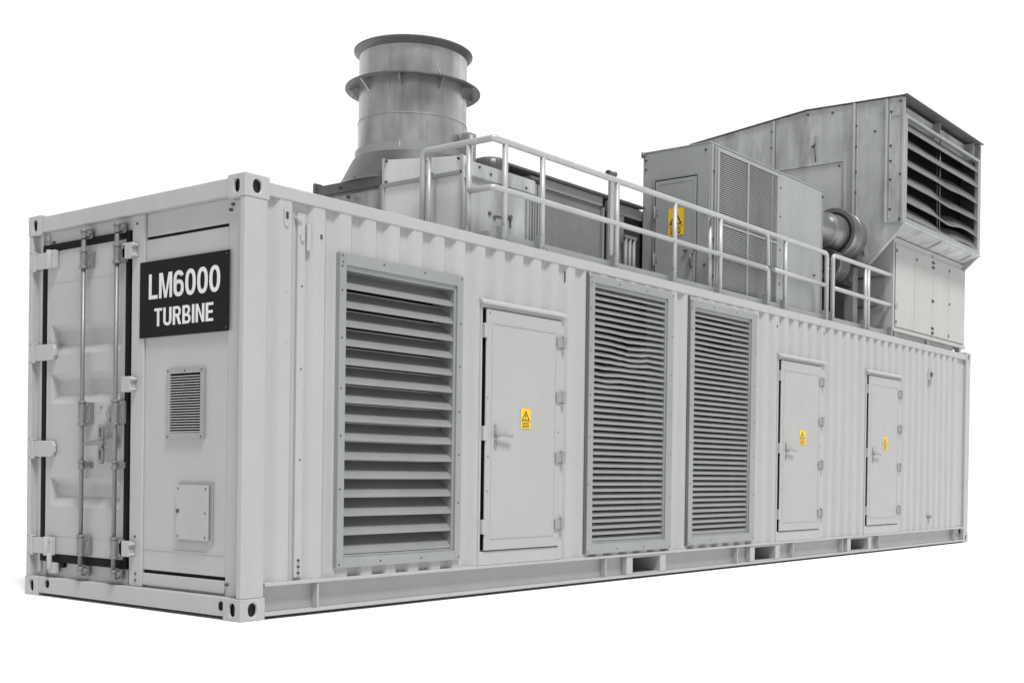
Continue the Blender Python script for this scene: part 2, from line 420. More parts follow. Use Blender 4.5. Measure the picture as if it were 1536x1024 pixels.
# ------------------------------------------------------------------ doors in the long wall
def side_door(F0, F1, D0, D1, hx, hz, lab):
    ZB, ZT = 0.325, 2.058
    fr = MB()
    fr.frame(F0, F1, 0.2185, 2.105, D0-F0-0.030, F1-D1-0.008, 0.325-0.2185-0.007, 2.105-ZT-0.007, 1, 0.0, 0.055)
    fo = fr.build('door_frame', 'paint', box, 0.003)
    MB().box(D0-0.045, D1+0.012, 0.044, 0.052, ZB-0.02, ZT+0.02).build('door_seal', 'rubber', fo)
    MB().prism([(0.0, 2.092), (-0.030, 2.086), (-0.032, 2.102), (0.0, 2.128), (0.02, 2.128), (0.02, 2.092)], 0, F0-0.012, F1+0.004).build('drip_cap', 'paint', fo, 0.002)
    d = MB().box(D0, D1, -0.012, 0.036, ZB, ZT).build('door', 'paint_door', box, 0.004)
    d['label'] = lab
    # pressed border folds of the leaf
    MB().box(D0-0.005, D0, -0.004, 0.040, ZB+0.004, ZT-0.004).build('edge_seal_shade', 'rubber', d)
    gr = MB(); w = D1-D0
    gr.box(D0+0.08, D1-0.07, -0.0155, -0.012, 1.955, 1.962)
    gr.box(D0+0.07, D1-0.07, -0.0155, -0.012, 0.405, 0.412)
    gr.box(D1-0.068, D1-0.064, -0.0145, -0.012, 0.405, 1.96); gr.box(D0+0.062, D0+0.066, -0.0145, -0.012, 0.405, 1.96)
    gr.build('leaf_fold', 'paint_door', d, 0.0015)
    for z in (1.892, 1.470, 1.008, 0.494):
        h = MB(); h.box(D1-0.062, D1+0.012, -0.026, -0.011, z-0.04, z+0.035)
        h.box(D1+0.030, D1+0.052, -0.030, 0.002, z-0.045, z+0.045)
        h.tube([(D1+0.020, -0.026, z-0.05), (D1+0.020, -0.026, z+0.05)], 0.013, 12)
        h.build('hinge', 'galv', d, 0.003)
    for z in (1.90, 1.165, 0.495):
        MB().box(D0-0.030, D0+0.004, -0.024, 0.004, z-0.052, z+0.052).build('latch_plate', 'paint', d, 0.004)
    hd = MB()
    hd.box(hx-0.013, hx+0.013, -0.022, -0.0125, hz+0.02, hz+0.075)
    hd.tube([(hx, -0.012, hz), (hx, -0.05, hz)], 0.021, 14)
    hd.tube(bent([(hx, -0.045, hz), (hx+0.05, -0.05, hz+0.004), (hx+0.15, -0.05, hz-0.008)], 0.03), 0.0105, 10)
    hd.prism(stadium((hx, hz-0.075), 0.014, 0.03), 1, -0.02, -0.0125)
    ho = hd.build('door_handle', 'galv', d, 0.002)
    MB().tube([(hx, -0.022, hz-0.07), (hx, -0.0195, hz-0.07)], 0.006, 8).build('keyhole', 'screw', ho)
    sc = [(D0+0.035, 2.03), (D0+0.02, 1.42), (D0+0.03, 1.0), (D1-0.025, 1.2), (D0+0.025, 0.75)]
    screws(sc, 1, -0.0145, -0.011, 0.0055).build('screw_heads', 'screw', d)
    return d
side_door(2.072, 3.055, 2.122, 3.000, 2.232, 1.158, 'door between the large louvre and the dented louvre')
side_door(6.615, 7.690, 6.668, 7.600, 6.790, 1.150, 'middle door, beside the straight narrow louvre')
side_door(8.790, 9.845, 8.850, 9.778, 8.985, 1.155, 'door farthest from the black sign')

# ------------------------------------------------------------------ end face
MB().frame(0.055, W-0.055, 0.134, 2.484, 1.2-0.055, W-0.055-2.17, 0.27-0.134, 2.484-2.36, 0, 0.062, 0.08).build('end_wall', 'paint', box)
MB().box(0.046, 0.062, 1.167, 2.19, 2.398, 2.484).build('door_header', 'paint', box, 0.003)
MB().box(0.030, 0.062, 2.202, 2.240, 0.16, 2.484).build('door_jamb', 'paint', box, 0.004)
MB().box(0.050, 0.062, 1.196, 2.19, 0.134, 0.236).build('door_sill', 'paint', box, 0.003)
MB().box(0.034, 0.062, 1.030, 1.165, 0.134, 2.484).build('end_mullion', 'paint', box, 0.006)
MB().box(0.047, 0.062, 0.158, 0.205, 0.134, 2.484).build('end_stile', 'paint', box, 0.003)
ep = MB().box(0.046, 0.062, 0.207, 1.028, 0.247, 2.318).build('end_panel', 'paint', box, 0.003)
wb = MB().box(0.0425, 0.0465, 0.21, 1.02, 0.375, 0.385); wb.build('weld_bead', 'paint', ep, 0.001)
MB().box(0.050, 0.062, 0.207, 1.028, 2.338, 2.484).build('infill_panel', 'paint', box, 0.004)
MB().box(0.040, 0.062, 0.207, 1.028, 0.150, 0.225).build('infill_panel', 'paint', box, 0.004)
MB().box(0.0600, 0.0618, 0.207, 1.028, 2.316, 2.340).build('panel_slot', 'rubber', box)
MB().box(0.0600, 0.0618, 0.207, 1.028, 0.224, 0.248).build('panel_slot', 'rubber', box)
sc = [(2.15, 2.42), (2.09, 2.41), (1.11, 2.43), (1.09, 0.215), (1.09, 0.175), (0.18, 0.205), (0.18, 2.41), (1.10, 0.45), (0.16, 2.44)]
screws(sc, 0, 0.030, 0.062, 0.009).build('screw_heads', 'screw', box)
for (y, z) in ((2.06, 0.088), (0.18, 0.083)):
    MB().prism(stadium((y, z), 0.022, 0.028), 0, 0.0005, 0.003).build('drain_hole', 'rubber', box)
hb = screws([(2.10, 0.10)], 0, -0.006, 0.003, 0.011); hb.build('bolt', 'paint', box)

# cargo door with pressed troughs
DY0, DY1, DZ0, DZ1 = 1.219, 2.147, 0.293, 2.345
cd = MB()
ys_ = [DY0, 1.262, 1.284, 2.068, 2.090, DY1]
tro = [(1.845, 1.800, 1.705, 1.640), (1.515, 1.470, 1.375, 1.310), (0.812, 0.767, 0.688, 0.618)]
zs_ = [DZ0, 0.618, 0.688, 0.767, 0.812, 1.310, 1.375, 1.470, 1.515, 1.640, 1.705, 1.800, 1.845, DZ1]
def dx(y, z):
    inside_y = 1.27 < y < 2.08
    inner = any(t[2]-1e-6 <= z <= t[1]+1e-6 for t in tro)
    return 0.032+(0.046 if (inside_y and inner) else 0.0)
vs = [(dx(y, z), y, z) for z in zs_ for y in ys_]; n = len(ys_)
fs = [(j*n+i, (j+1)*n+i, (j+1)*n+i+1, j*n+i+1) for j in range(len(zs_)-1) for i in range(n-1)]
cd.add(vs, fs)
b0 = len(cd.v)
rim = [(0, 0), (n-1, 0), (n-1, len(zs_)-1), (0, len(zs_)-1)]
cd.box(0.050, 0.060, DY0, DY0+0.035, DZ0, DZ1).box(0.050, 0.060, DY1-0.035, DY1, DZ0, DZ1)
cd.add([(0.032, DY0, DZ0), (0.032, DY1, DZ0), (0.032, DY1, DZ1), (0.032, DY0, DZ1), (0.05, DY0, DZ0), (0.05, DY1, DZ0), (0.05, DY1, DZ1), (0.05, DY0, DZ1)],
       [(0, 1, 5, 4), (1, 2, 6, 5), (2, 3, 7, 6), (3, 0, 4, 7)])
door = cd.build('cargo_door', 'paint_door', box, 0.004)
door['label'] = 'corrugated cargo door with two vertical lock rods'
# the end wall is cut back behind the door so that the troughs do not meet it
MB().box(0.110, 0.115, 1.20, 2.18, 0.26, 2.37).build('door_back', 'paint', door)
gk = MB().frame(1.178, 2.200, 0.238, 2.396, 0.040, 0.052, 0.054, 0.050, 0, 0.022, 0.061)
gk.build('door_gasket', 'rubber', door, 0.008)
wl_ = MB().box(0.0300, 0.0335, 1.26, 2.09, 2.130, 2.135).box(0.0300, 0.0335, 1.26, 2.09, 0.415, 0.424).box(0.030, 0.0335, 2.092, 2.097, 0.42, 2.13)
wl_.build('weld_seam', 'paint_door', door, 0.001)
for y in (1.648, 1.268):
    rod = MB().tube([(-0.008, y, 0.19), (-0.008, y, 2.415)], 0.0145, 14)
    ro = rod.build('lock_rod', 'bar', door)
    def sleeve(z0, z1, r=0.023, flange=True):
        m = MB().tube([(-0.008, y, z0), (-0.008, y, z1)], r, 16)
        m.tube([(-0.008, y, z0-0.004), (-0.008, y, z0+0.012)], r+0.005, 16).tube([(-0.008, y, z1-0.012), (-0.008, y, z1+0.004)], r+0.005, 16)
        if flange:
            m.box(0.0, 0.032, y-0.075, y-0.01, z0+0.005, z1-0.005)
            for z in (z0+0.022, z1-0.022): m.tube([(-0.008, y-0.055, z), (0.0, y-0.055, z)], 0.011, 10)
        return m
    sleeve(2.19, 2.305).build('rod_sleeve', 'bar', ro, 0.003)
    sleeve(1.16, 1.315, 0.024).build('rod_sleeve', 'bar', ro, 0.003)
    sleeve(0.875, 0.925, 0.019).build('rod_sleeve', 'bar', ro, 0.003)
    sleeve(0.305, 0.435, 0.024).build('rod_sleeve', 'bar', ro, 0.003)
    for z in (2.415, 0.20):
        m = MB().tube([(-0.008, y, z-0.03), (-0.008, y, z+0.03)], 0.021, 12)
        m.box(0.012, 0.03, y-0.05, y+0.035, z-0.032, z+0.032)
        m.tube([(-0.004, y-0.032, z), (0.014, y-0.032, z)], 0.02, 12)
        m.tube([(-0.004, y+0.028, z), (0.014, y+0.028, z)], 0.012, 10)
        m.tube([(-0.008, y, z+0.012), (-0.008, y, z+0.026)], 0.026, 12)
        m.build('rod_cam', 'bar', ro, 0.003)
hl = MB().prism([(1.255, 0.975), (1.255, 1.09), (1.30, 1.075), (1.38, 1.06), (1.40, 1.035), (1.38, 1.018), (1.30, 0.995)], 0, -0.02, -0.005)
hl.prism([(1.38, 1.018), (1.36, 1.055), (1.45, 1.066), (1.58, 1.050), (1.592, 1.036), (1.58, 1.022), (1.45, 1.028)], 0, -0.036, -0.018)
hl.build('lever_handle', 'bar', door, 0.006)
hs = MB()
for zc in (1.105, 0.965):
    o_ = stadium((1.41, zc), 0.026, 0.06); i_ = stadium((1.41, zc), 0.011, 0.036); nn = len(o_)
    hs.add([(-0.024, a, b) for a, b in o_]+[(-0.024, a, b) for a, b in i_]+[(-0.006, a, b) for a, b in o_]+[(-0.006, a, b) for a, b in i_],
           [(i, nn+i, nn+(i+1) % nn, (i+1) % nn) for i in range(nn)]+[(i, (i+1) % nn, 2*nn+(i+1) % nn, 2*nn+i) for i in range(nn)]+
           [(nn+i, 3*nn+i, 3*nn+(i+1) % nn, nn+(i+1) % nn) for i in range(nn)])
hs.tube([(-0.04, 1.41, 1.04), (0.03, 1.41, 1.04)], 0.016, 12)
hs.build('hasp', 'bar', door, 0.002)
kp = MB().prism(stadium((1.36, 1.24), 0.02, 0.045), 0, 0.008, 0.031).prism([(1.335, 1.17), (1.355, 1.165), (1.40, 1.245), (1.375, 1.25)], 0, 0.002, 0.02)
kp.tube([(0.02, 1.335, 1.19), (0.034, 1.335, 1.19)], 0.02, 12).tube([(0.024, 1.485, 1.275), (0.034, 1.485, 1.275)], 0.009, 10)
kp.build('seal_catch', 'bar', door, 0.003)
MB().prism([(1.345, 1.145), (1.465, 1.145), (1.475, 1.155), (1.475, 1.27), (1.34, 1.27), (1.34, 1.15)], 0, 0.028, 0.0318).build('cover_plate', 'paint_door', door, 0.002)
# left hinges
for i, z in enumerate((2.288, 1.662, 1.006, 0.345)):
    h = MB().box(0.006, 0.03, 2.07, 2.275, z-0.055, z+0.055)
    h.box(-0.002, 0.05, 2.262, 2.285, z-0.066, z+0.066)
    h.box(0.0, 0.034, 2.256, 2.325, z+0.056, z+0.068).box(0.0, 0.034, 2.256, 2.325, z-0.068, z-0.056)
    if i in (0, 3):
        h.box(-0.002, 0.03, 2.012, 2.066, z-0.062, z+0.062)
        h.tube([(0.0, 2.075, z-0.064), (0.0, 2.075, z+0.064)], 0.021, 14)
        for dz in (-0.043, 0.043): h.tube([(-0.008, 2.030, z+dz), (0.0, 2.030, z+dz)], 0.011, 10)
    else:
        h.prism([(2.07, z-0.055), (2.07, z+0.055), (2.03, z+0.05), (2.012, z+0.02), (2.012, z-0.02), (2.03, z-0.05)], 0, 0.006, 0.028)
    h.build('hinge', 'paint', door, 0.004)
for z in (2.262, 1.415, 0.370):
    h = MB().box(0.0, 0.03, 1.118, 1.224, z-0.05, z+0.05)
    h.box(-0.006, 0.034, 1.108, 1.140, z-0.045, z+0.045)
    for dz in (-0.035, 0.03): h.tube([(-0.01, 1.10, z+dz), (0.034, 1.10, z+dz)], 0.010, 10)
    h.build('keeper_block', 'paint', door, 0.004)
sr = MB().tube([(-0.004, 2.03, 0.19), (-0.004, 2.03, 0.30)], 0.017, 12).box(0.0, 0.03, 1.97, 2.06, 0.165, 0.235)
sr.build('drop_bolt', 'paint', door, 0.004)
MB().box(0.02, 0.05, 1.905, 1.945, 0.205, 0.250).build('rubber_stop', 'rubber', door, 0.006)

# vent and hatch on the end face
v = MB().frame(0.408, 0.775, 1.066, 1.496, 0.030, 0.034, 0.038, 0.030, 0, 0.026, 0.046).build('vent_grille', 'galv', box, 0.003)
MB().box(0.040, 0.0455, 0.43, 0.75, 1.09, 1.48).build('dark_back', 'dark', v)
vb = MB(); nb = 22
for i in range(nb):
    z = 1.108+i*(1.462-1.108)/nb; a = 0.0025*math.sin(i*2.3)
    vb.prism([(0.026, z), (0.026, z+0.003), (0.0395, z+0.0065), (0.0395, z+0.0035)], 1, 0.442, 0.745)
vb.build('blades', 'letter', v)
screws([(0.422, 1.08), (0.760, 1.08), (0.422, 1.482), (0.760, 1.482), (0.59, 1.482)], 0, 0.0235, 0.028, 0.006).build('screw_heads', 'screw', v)
hf = MB().frame(0.318, 0.650, 0.432, 0.806, 0.03, 0.03, 0.03, 0.03, 0, 0.036, 0.046).build('hatch', 'galv', box, 0.002)
MB().box(0.037, 0.0455, 0.33, 0.64, 0.445, 0.795).build('hatch_seal', 'flange', hf)
hp = MB().box(0.018, 0.034, 0.345, 0.652, 0.455, 0.788).build('hatch_cover', 'paint_door', hf, 0.003)
screws([(0.362, 0.765), (0.632, 0.765), (0.362, 0.475), (0.632, 0.475), (0.362, 0.62)], 0, 0.0155, 0.019, 0.006).build('screw_heads', 'screw', hp)
screws([(0.632, 0.628)], 0, 0.010, 0.019, 0.012).build('turn_lock', 'screw', hp)

# ------------------------------------------------------------------ lettering
def strip(path, w):
    """constant-width stroke along a polyline as quads"""
    out = []; n = len(path); L_, R_ = [], []
    for i, p in enumerate(path):
        a = path[max(i-1, 0)]; b = path[min(i+1, n-1)]
        d = Vector((b[0]-a[0], b[1]-a[1])).normalized(); nx, ny = -d.y, d.x
        L_.append((p[0]+nx*w/2, p[1]+ny*w/2)); R_.append((p[0]-nx*w/2, p[1]-ny*w/2))
    return [[L_[i], L_[i+1], R_[i+1], R_[i]] for i in range(n-1)]
def oval(cx, cy, rx, ry, a0, a1, n=28, e=0.82):
    pts = []
    for i in range(n+1):
        a = math.radians(a0+(a1-a0)*i/n); c, s_ = math.cos(a), math.sin(a)
        pts.append((cx+rx*math.copysign(abs(c)**e, c), cy+ry*math.copysign(abs(s_)**e, s_)))
    return pts
T = 0.165; Q = T/2
def rect(a, b, c, d): return [(a, c), (b, c), (b, d), (a, d)]
def glyph(ch):
    """outline pieces in a box one unit high; returns pieces and width"""
    if ch == 'L': return [rect(0, T, 0, 1), rect(T, 0.52, 0, T*0.92)], 0.52
    if ch == 'M': return [rect(0, 0.15, 0, 1), rect(0.61, 0.76, 0, 1), [(0.15, 1), (0.15, 0.72), (0.31, 0), (0.38, 0), (0.38, 0.22), (0.21, 1)], [(0.61, 1), (0.55, 1), (0.38, 0.22), (0.38, 0), (0.45, 0), (0.61, 0.72)]], 0.76
    if ch == '0': return strip(oval(0.29, 0.5, 0.29-Q, 0.5-Q+0.01, 0, 360, 48), T), 0.58
    if ch == '6':
        p = oval(0.29, 0.66, 0.29-Q, 0.35-Q, 25, 180, 20)+[(Q, 0.5)]+oval(0.29, 0.325, 0.29-Q, 0.335-Q, 180, 360, 24)
        return strip(p, T)+strip(oval(0.29, 0.325, 0.29-Q, 0.335-Q, 0, 152, 20), T*0.94), 0.58
    if ch == 'T': return [rect(0, 0.56, 1-T*0.92, 1), rect(0.28-Q, 0.28+Q, 0, 1-T*0.92)], 0.56
    if ch == 'U': return strip([(Q, 1), (Q, 0.36)]+oval(0.29, 0.33, 0.29-Q, 0.33-Q, 180, 360, 24)+[(0.58-Q, 0.36), (0.58-Q, 1)], T), 0.58
    if ch == 'I': return [rect(0, T, 0, 1)], T
    if ch == 'E': return [rect(0, T, 0, 1), rect(T, 0.50, 0, 0.15), rect(T, 0.47, 0.435, 0.58), rect(T, 0.50, 0.85, 1)], 0.50
    if ch == 'N': return [rect(0, 0.155, 0, 1), rect(0.425, 0.58, 0, 1), [(0.155, 1), (0.155, 0.70), (0.425, 0), (0.425, 0.30)]], 0.58
    if ch == 'R':
        bowl = [(T, 1-Q*0.92), (0.32, 1-Q*0.92)]+oval(0.32, 0.715, 0.24-Q, 0.285-Q*0.92, 90, -90, 16, 0.9)+[(T, 0.43+Q*0.92)]
        return [rect(0, T, 0, 1)]+strip(bowl, T*0.92)+[[(0.25, 0.43), (0.40, 0.0), (0.58, 0.0), (0.42, 0.46)]], 0.58
    if ch == 'B':
        b1 = [(T, 1-Q*0.92), (0.31, 1-Q*0.92)]+oval(0.31, 0.745, 0.22-Q, 0.255-Q*0.92, 90, -90, 16, 0.9)
        b2 = [(T, 0.51-Q*0.4), (0.33, 0.51-Q*0.4)]+oval(0.33, 0.262, 0.235-Q, 0.262-Q*0.92, 82, -90, 16, 0.9)+[(T, Q*0.92)]
        return [rect(0, T, 0, 1)]+strip(b1, T*0.92)+strip(b2, T*0.92), 0.565
    return [], 0.3
def text_mesh(name, body, mat, parent, y_left, y_right, z_base, z_top, x, thick=0.003):
    """words on a face looking along -x: reading direction is -y; one mesh per letter"""
    gl = [glyph(c) for c in body]; gap = 0.085
    tot = sum(g[1] for g in gl)+gap*(len(gl)-1); k = (y_right-y_left)/tot; u = 0.0
    for n, (pieces, w) in enumerate(gl):
        m = MB()
        for i, pc in enumerate(pieces):
            d = x-0.00004*(i % 7)-0.0003*(i % 2)
            vs = [(d, y_left+(u+a)*k, z_base+(z_top-z_base)*b) for a, b in pc]
            bs = [(x+thick, q[1], q[2]) for q in vs]; c = len(vs)
            m.add(vs+bs, [tuple(range(c))]+[(i_, (i_+1) % c, (i_+1) % c+c, i_+c) for i_ in range(c)])
        m.build(name, mat, parent); u += w+gap
SX = 0.026
sg = thing('name_sign', 'black rectangular sign reading LM6000 TURBINE on the end of the container', 'sign', (SX+0.006, 0.62, 1.94))
MB().box(SX, SX+0.008, 0.176, 1.066, 1.700, 2.176).build('sign_plate', 'black', sg, 0.002)
text_mesh('lettering', 'LM6000', 'letter', sg, 0.968, 0.256, 1.938, 2.094, SX-0.0005)
text_mesh('lettering', 'TURBINE', 'letter', sg, 0.908, 0.318, 1.766, 1.878, SX-0.0005)
screws([(0.196, 2.155), (0.196, 1.72)], 0, SX-0.002, SX+0.003, 0.006).build('screw_heads', 'screw', sg)

# ------------------------------------------------------------------ warning signs
def warning_sign(c, w, h, axis, label, group=None):
    """yellow plate with triangle and two lines of small print; axis 1 faces -y, axis 0 faces -x"""
    s = thing('warning_sign', label, 'sign', c, group)
    def P(u, v, d): return (c[0]+u*w, c[1]+d, c[2]+v*h) if axis == 1 else (c[0]+d, c[1]-u*w, c[2]+v*h)
    def quad(m, pts, d):
        vs = [P(u, v, d) for u, v in pts]; m.add(vs, [tuple(range(len(vs)))])
    pl = MB()
    if axis == 1: pl.box(c[0]-w/2, c[0]+w/2, c[1], c[1]+0.004, c[2]-h/2, c[2]+h/2)
    else: pl.box(c[0], c[0]+0.004, c[1]-w/2, c[1]+w/2, c[2]-h/2, c[2]+h/2)
    pl.build('sign_plate', 'yellow', s)
    k = MB(); d = -0.0008
    O = [(-0.42, -0.10), (0.42, -0.10), (0.0, 0.42)]; I = [(-0.29, -0.055), (0.29, -0.055), (0.0, 0.31)]
    for i in range(3):
        j = (i+1) % 3; quad(k, [O[i], O[j], I[j], I[i]], d)
    quad(k, [(-0.035, 0.04), (0.035, 0.04), (0.055, 0.20), (-0.055, 0.20)], d)
    quad(k, [(-0.04, -0.03), (0.04, -0.03), (0.04, 0.02), (-0.04, 0.02)], d)
    quad(k, [(-0.5, -0.155), (0.5, -0.155), (0.5, -0.14), (-0.5, -0.14)], d)
    k.build('warning_triangle', 'ink', s)
    t = MB(); rnd = random.Random(3)
    for v in (-0.225, -0.29, -0.365, -0.43):
        u = -0.36
        while u < 0.32:
            e = min(u+rnd.uniform(0.08, 0.2), 0.36); quad(t, [(u, v-0.018), (e, v-0.018), (e, v+0.018), (u, v+0.018)], d); u = e+0.03
    t.build('small_print', 'ink', s)
    return s
warning_sign((2.572, -0.0170, 1.288), 0.112, 0.148, 1, 'small yellow warning label on the side door next to the large louvre', 'yellow warning signs on doors')
warning_sign((7.145, -0.0170, 1.288), 0.128, 0.150, 1, 'small yellow warning label on the middle side door, right of the two tall louvres', 'yellow warning signs on doors')
warning_sign((9.330, -0.0170, 1.286), 0.115, 0.150, 1, 'small yellow warning label on the side door farthest from the black sign', 'yellow warning signs on doors')

# ------------------------------------------------------------------ roof guardrails
ZR, ZM = 3.318, 2.958; RY = 0.06; RT = 0.0245
def post(m_parent, x, y, top=ZR, r=0.0215, foot=True, bolt=True):
    MB().tube([(x, y, 2.556), (x, y, top)], r, 14).build('post', 'tube', m_parent)
    if foot:
        f = MB().box(x-0.055, x-0.025, y-0.03, y+0.03, 2.577, 2.69).box(x-0.05, x+0.05, y-0.035, y+0.05, 2.577, 2.586)
        f.tube([(x-0.04, y-0.034, 2.65), (x-0.04, y-0.028, 2.65)], 0.009, 8).tube([(x-0.04, y-0.034, 2.61), (x-0.04, y-0.028, 2.61)], 0.009, 8)
        f.tube([(x+0.035, y-0.03, 2.582), (x+0.035, y-0.03, 2.60)], 0.011, 8)
        f.build('post_foot', 'galv', m_parent, 0.002)
gr = thing('guardrail', 'long galvanised tube guardrail along the container roof edge, from the plenum to the grey cabin', 'guardrail', (5.0, RY, 2.577), 'guardrails along the roof edge')
MB().tube(bent([(2.25, 0.762, 2.57), (2.25, 0.762, ZR-0.005), (2.25, 0.5, ZR-0.005)], 0.055)+arc((2.25, RY, ZR-0.005), (2.25, 0.5, ZR-0.005), (3, RY, ZR-0.005), 0.012)+bent([(4, RY, ZR-0.005), (7.832, RY, ZR-0.005), (7.832, RY, 2.577)], 0.055), RT, 14).build('top_rail', 'tube', gr)
MB().tube([(2.25, 0.295, ZM), (2.25, RY+0.02, ZM), (2.27, RY, ZM), (6.40, RY, ZM)], 0.023, 12).build('mid_rail', 'tube', gr)
MB().tube([(6.60, RY, ZM+0.005), (7.83, RY, ZM+0.005)], 0.023, 12).build('mid_rail', 'tube', gr)
for x in (2.385, 2.83, 3.825, 4.725, 5.53): post(gr, x, RY)
post(gr, 5.42, RY+0.05, ZR-0.03, 0.019, False)
MB().tube(bent([(6.40, RY, ZM), (6.482, RY, ZM), (6.482, RY, 2.577)], 0.05), 0.0235, 12).build('post', 'tube', gr)
MB().tube(bent([(6.40, RY, ZR-0.004), (6.468, RY, ZR-0.03), (6.475, RY, ZM+0.03)], 0.05), 0.022, 12).build('post', 'tube', gr)
post(gr, 6.855, RY)
post(gr, 2.25, 0.295)
MB().tube([(2.252, 0.700, 2.57), (2.252, 0.700, 3.26)], 0.017, 12).build('post', 'tube', gr)
for x in (6.482, 7.832):
    MB().box(x-0.055, x-0.025, RY-0.03, RY+0.03, 2.577, 2.69).box(x-0.05, x+0.06, RY-0.035, RY+0.05, 2.577, 2.586).build('post_foot', 'galv', gr, 0.002)
tb = MB().box(2.255, 7.90, 0.085, 0.095, 2.557, 2.645)
tb.box(2.245, 2.255, 0.095, 0.24, 2.557, 2.645)
tb.build('toe_board', 'galv', gr, 0.002)
g2 = thing('guardrail', 'short galvanised guardrail section between the grey cabin and the white cabinet', 'guardrail', (8.8, RY, 2.577), 'guardrails along the roof edge')
MB().tube(bent([(7.985, RY, 2.577), (7.985, RY, ZR), (9.632, RY, ZR), (9.632, RY, 2.577)], 0.06), RT, 14).build('top_rail', 'tube', g2)
MB().tube([(7.985, RY, ZM), (9.55, RY, ZM), (9.66, RY-0.01, ZM)], 0.023, 12).build('mid_rail', 'tube', g2)
for x in (8.86, 8.945): post(g2, x, RY, ZR, 0.023, x == 8.86)
for x in (7.985, 9.632): MB().box(x-0.055, x-0.025, RY-0.03, RY+0.03, 2.577, 2.69).box(x-0.05, x+0.06, RY-0.035, RY+0.05, 2.577, 2.586).build('post_foot', 'galv', g2, 0.002)
MB().box(7.94, 9.58, 0.085, 0.095, 2.557, 2.645).build('toe_board', 'galv', g2, 0.002)
MB().tube([(9.655, 0.0, ZM), (9.655, 0.022, ZM)], 0.036, 12).build('wall_flange', 'galv', g2, 0.003)

# ------------------------------------------------------------------ exhaust plenum
pb = thing('exhaust_plenum', 'grey sheet metal plenum box at the foot of the exhaust stack', 'plenum', (2.75, 1.2, 2.556))
MB().box(2.40, 3.16, 0.42, 2.06, 2.50, 3.20).build('plenum_body', 'sheet', pb, 0.004)
# taller pale plates facing the end of the container
MB().prism([(0.452, 2.50), (0.452, 3.268), (0.74, 3.292), (1.305, 3.352), (1.305, 2.50)], 0, 2.366, 2.398).build('end_plate', 'plate', pb, 0.003)
MB().box(2.350, 2.366, 0.455, 1.335, 3.128, 3.160).build('ledge_angle', 'galv', pb, 0.003)
MB().box(2.352, 2.366, 1.288, 1.312, 2.50, 3.36).box(2.356, 2.366, 0.725, 0.745, 2.55, 3.12).box(2.350, 2.366, 0.452, 0.475, 2.50, 3.275).build('plate_edge', 'tube', pb, 0.002)
screws([(1.27, 3.335), (0.82, 3.27), (1.27, 3.17), (0.78, 3.17), (0.80, 2.86), (0.71, 2.75), (0.50, 3.25)], 0, 2.354, 2.368, 0.011).build('screw_heads', 'screw', pb)
fl = MB().box(2.345, 2.40, 1.32, 2.075, 3.152, 3.232).box(2.36, 2.40, 1.32, 2.06, 3.140, 3.152)
fl.box(2.33, 2.41, 2.070, 2.10, 3.10, 3.26)
fl.build('end_flange', 'flange', pb, 0.003)
MB().box(2.384, 2.40, 1.32, 2.055, 2.50, 3.14).build('end_sheet', 'stack', pb, 0.002)
screws([(1.78, 3.19), (1.68, 3.10), (1.60, 3.24)], 0, 2.33, 2.346, 0.016).build('screw_heads', 'screw', pb)
fs_ = MB().box(2.372, 3.150, 0.385, 0.420, 3.110, 3.214).box(2.372, 3.150, 0.392, 0.45, 3.098, 3.110).box(2.372, 3.15, 0.392, 0.44, 3.214, 3.222)
fs_.build('front_fascia', 'sheet', pb, 0.003)
fp = MB().box(2.392, 3.115, 0.410, 0.420, 2.55, 3.098).build('front_sheet', 'sheet', pb, 0.002)
MB().box(2.375, 2.392, 0.402, 0.422, 2.55, 3.10).build('edge_angle', 'galv', pb, 0.002)
for x in (3.055, 3.10, 3.135, 3.165, 3.20):
    MB().box(x, x+0.016, 0.395, 0.42, 2.55, 3.20 if x > 3.09 else 3.097).build('edge_angle', 'galv', pb, 0.002)
sc = MB()
for x, z in ((2.62, 2.87), (2.68, 2.85)): sc.tube([(x, 0.40, z), (x, 0.412, z)], 0.016, 10)
sc.prism([(2.685, 2.855), (2.69, 2.87), (2.86, 2.875), (2.86, 2.866)], 1, 0.403, 0.411)
sc.tube([(2.865, 0.395, 2.88), (2.865, 0.412, 2.88)], 0.02, 10).box(2.86, 2.872, 0.398, 0.41, 2.80, 2.88)
sc.build('latch_bar', 'flange', pb, 0.002)
screws([(2.60, 3.16), (2.47, 3.19), (3.03, 3.14)], 1, 0.378, 0.386, 0.010).build('screw_heads', 'screw', pb)
MB().box(2.41, 3.16, 0.45, 2.08, 3.200, 3.226).build('top_plate', 'flange', pb, 0.003)

dm = thing('roof_vent', 'low round mushroom vent on the plenum roof behind the guardrail corner', 'vent', (2.99, 0.72, 3.226))
vc = MB().lathe((2.99, 0.72, 3.226), [(0.09, 0), (0.09, 0.06), (0.135, 0.065), (0.145, 0.09), (0.14, 0.145), (0.12, 0.172), (0.07, 0.185), (0.0, 0.188)], 40)
for a in range(0, 360, 24):
    x, y = 2.99+0.14*math.cos(math.radians(a)), 0.72+0.14*math.sin(math.radians(a)); vc.tube([(x, y, 3.305), (x, y, 3.38)], 0.005, 6)
vc.build('vent_cap', 'flange', dm, auto=40)

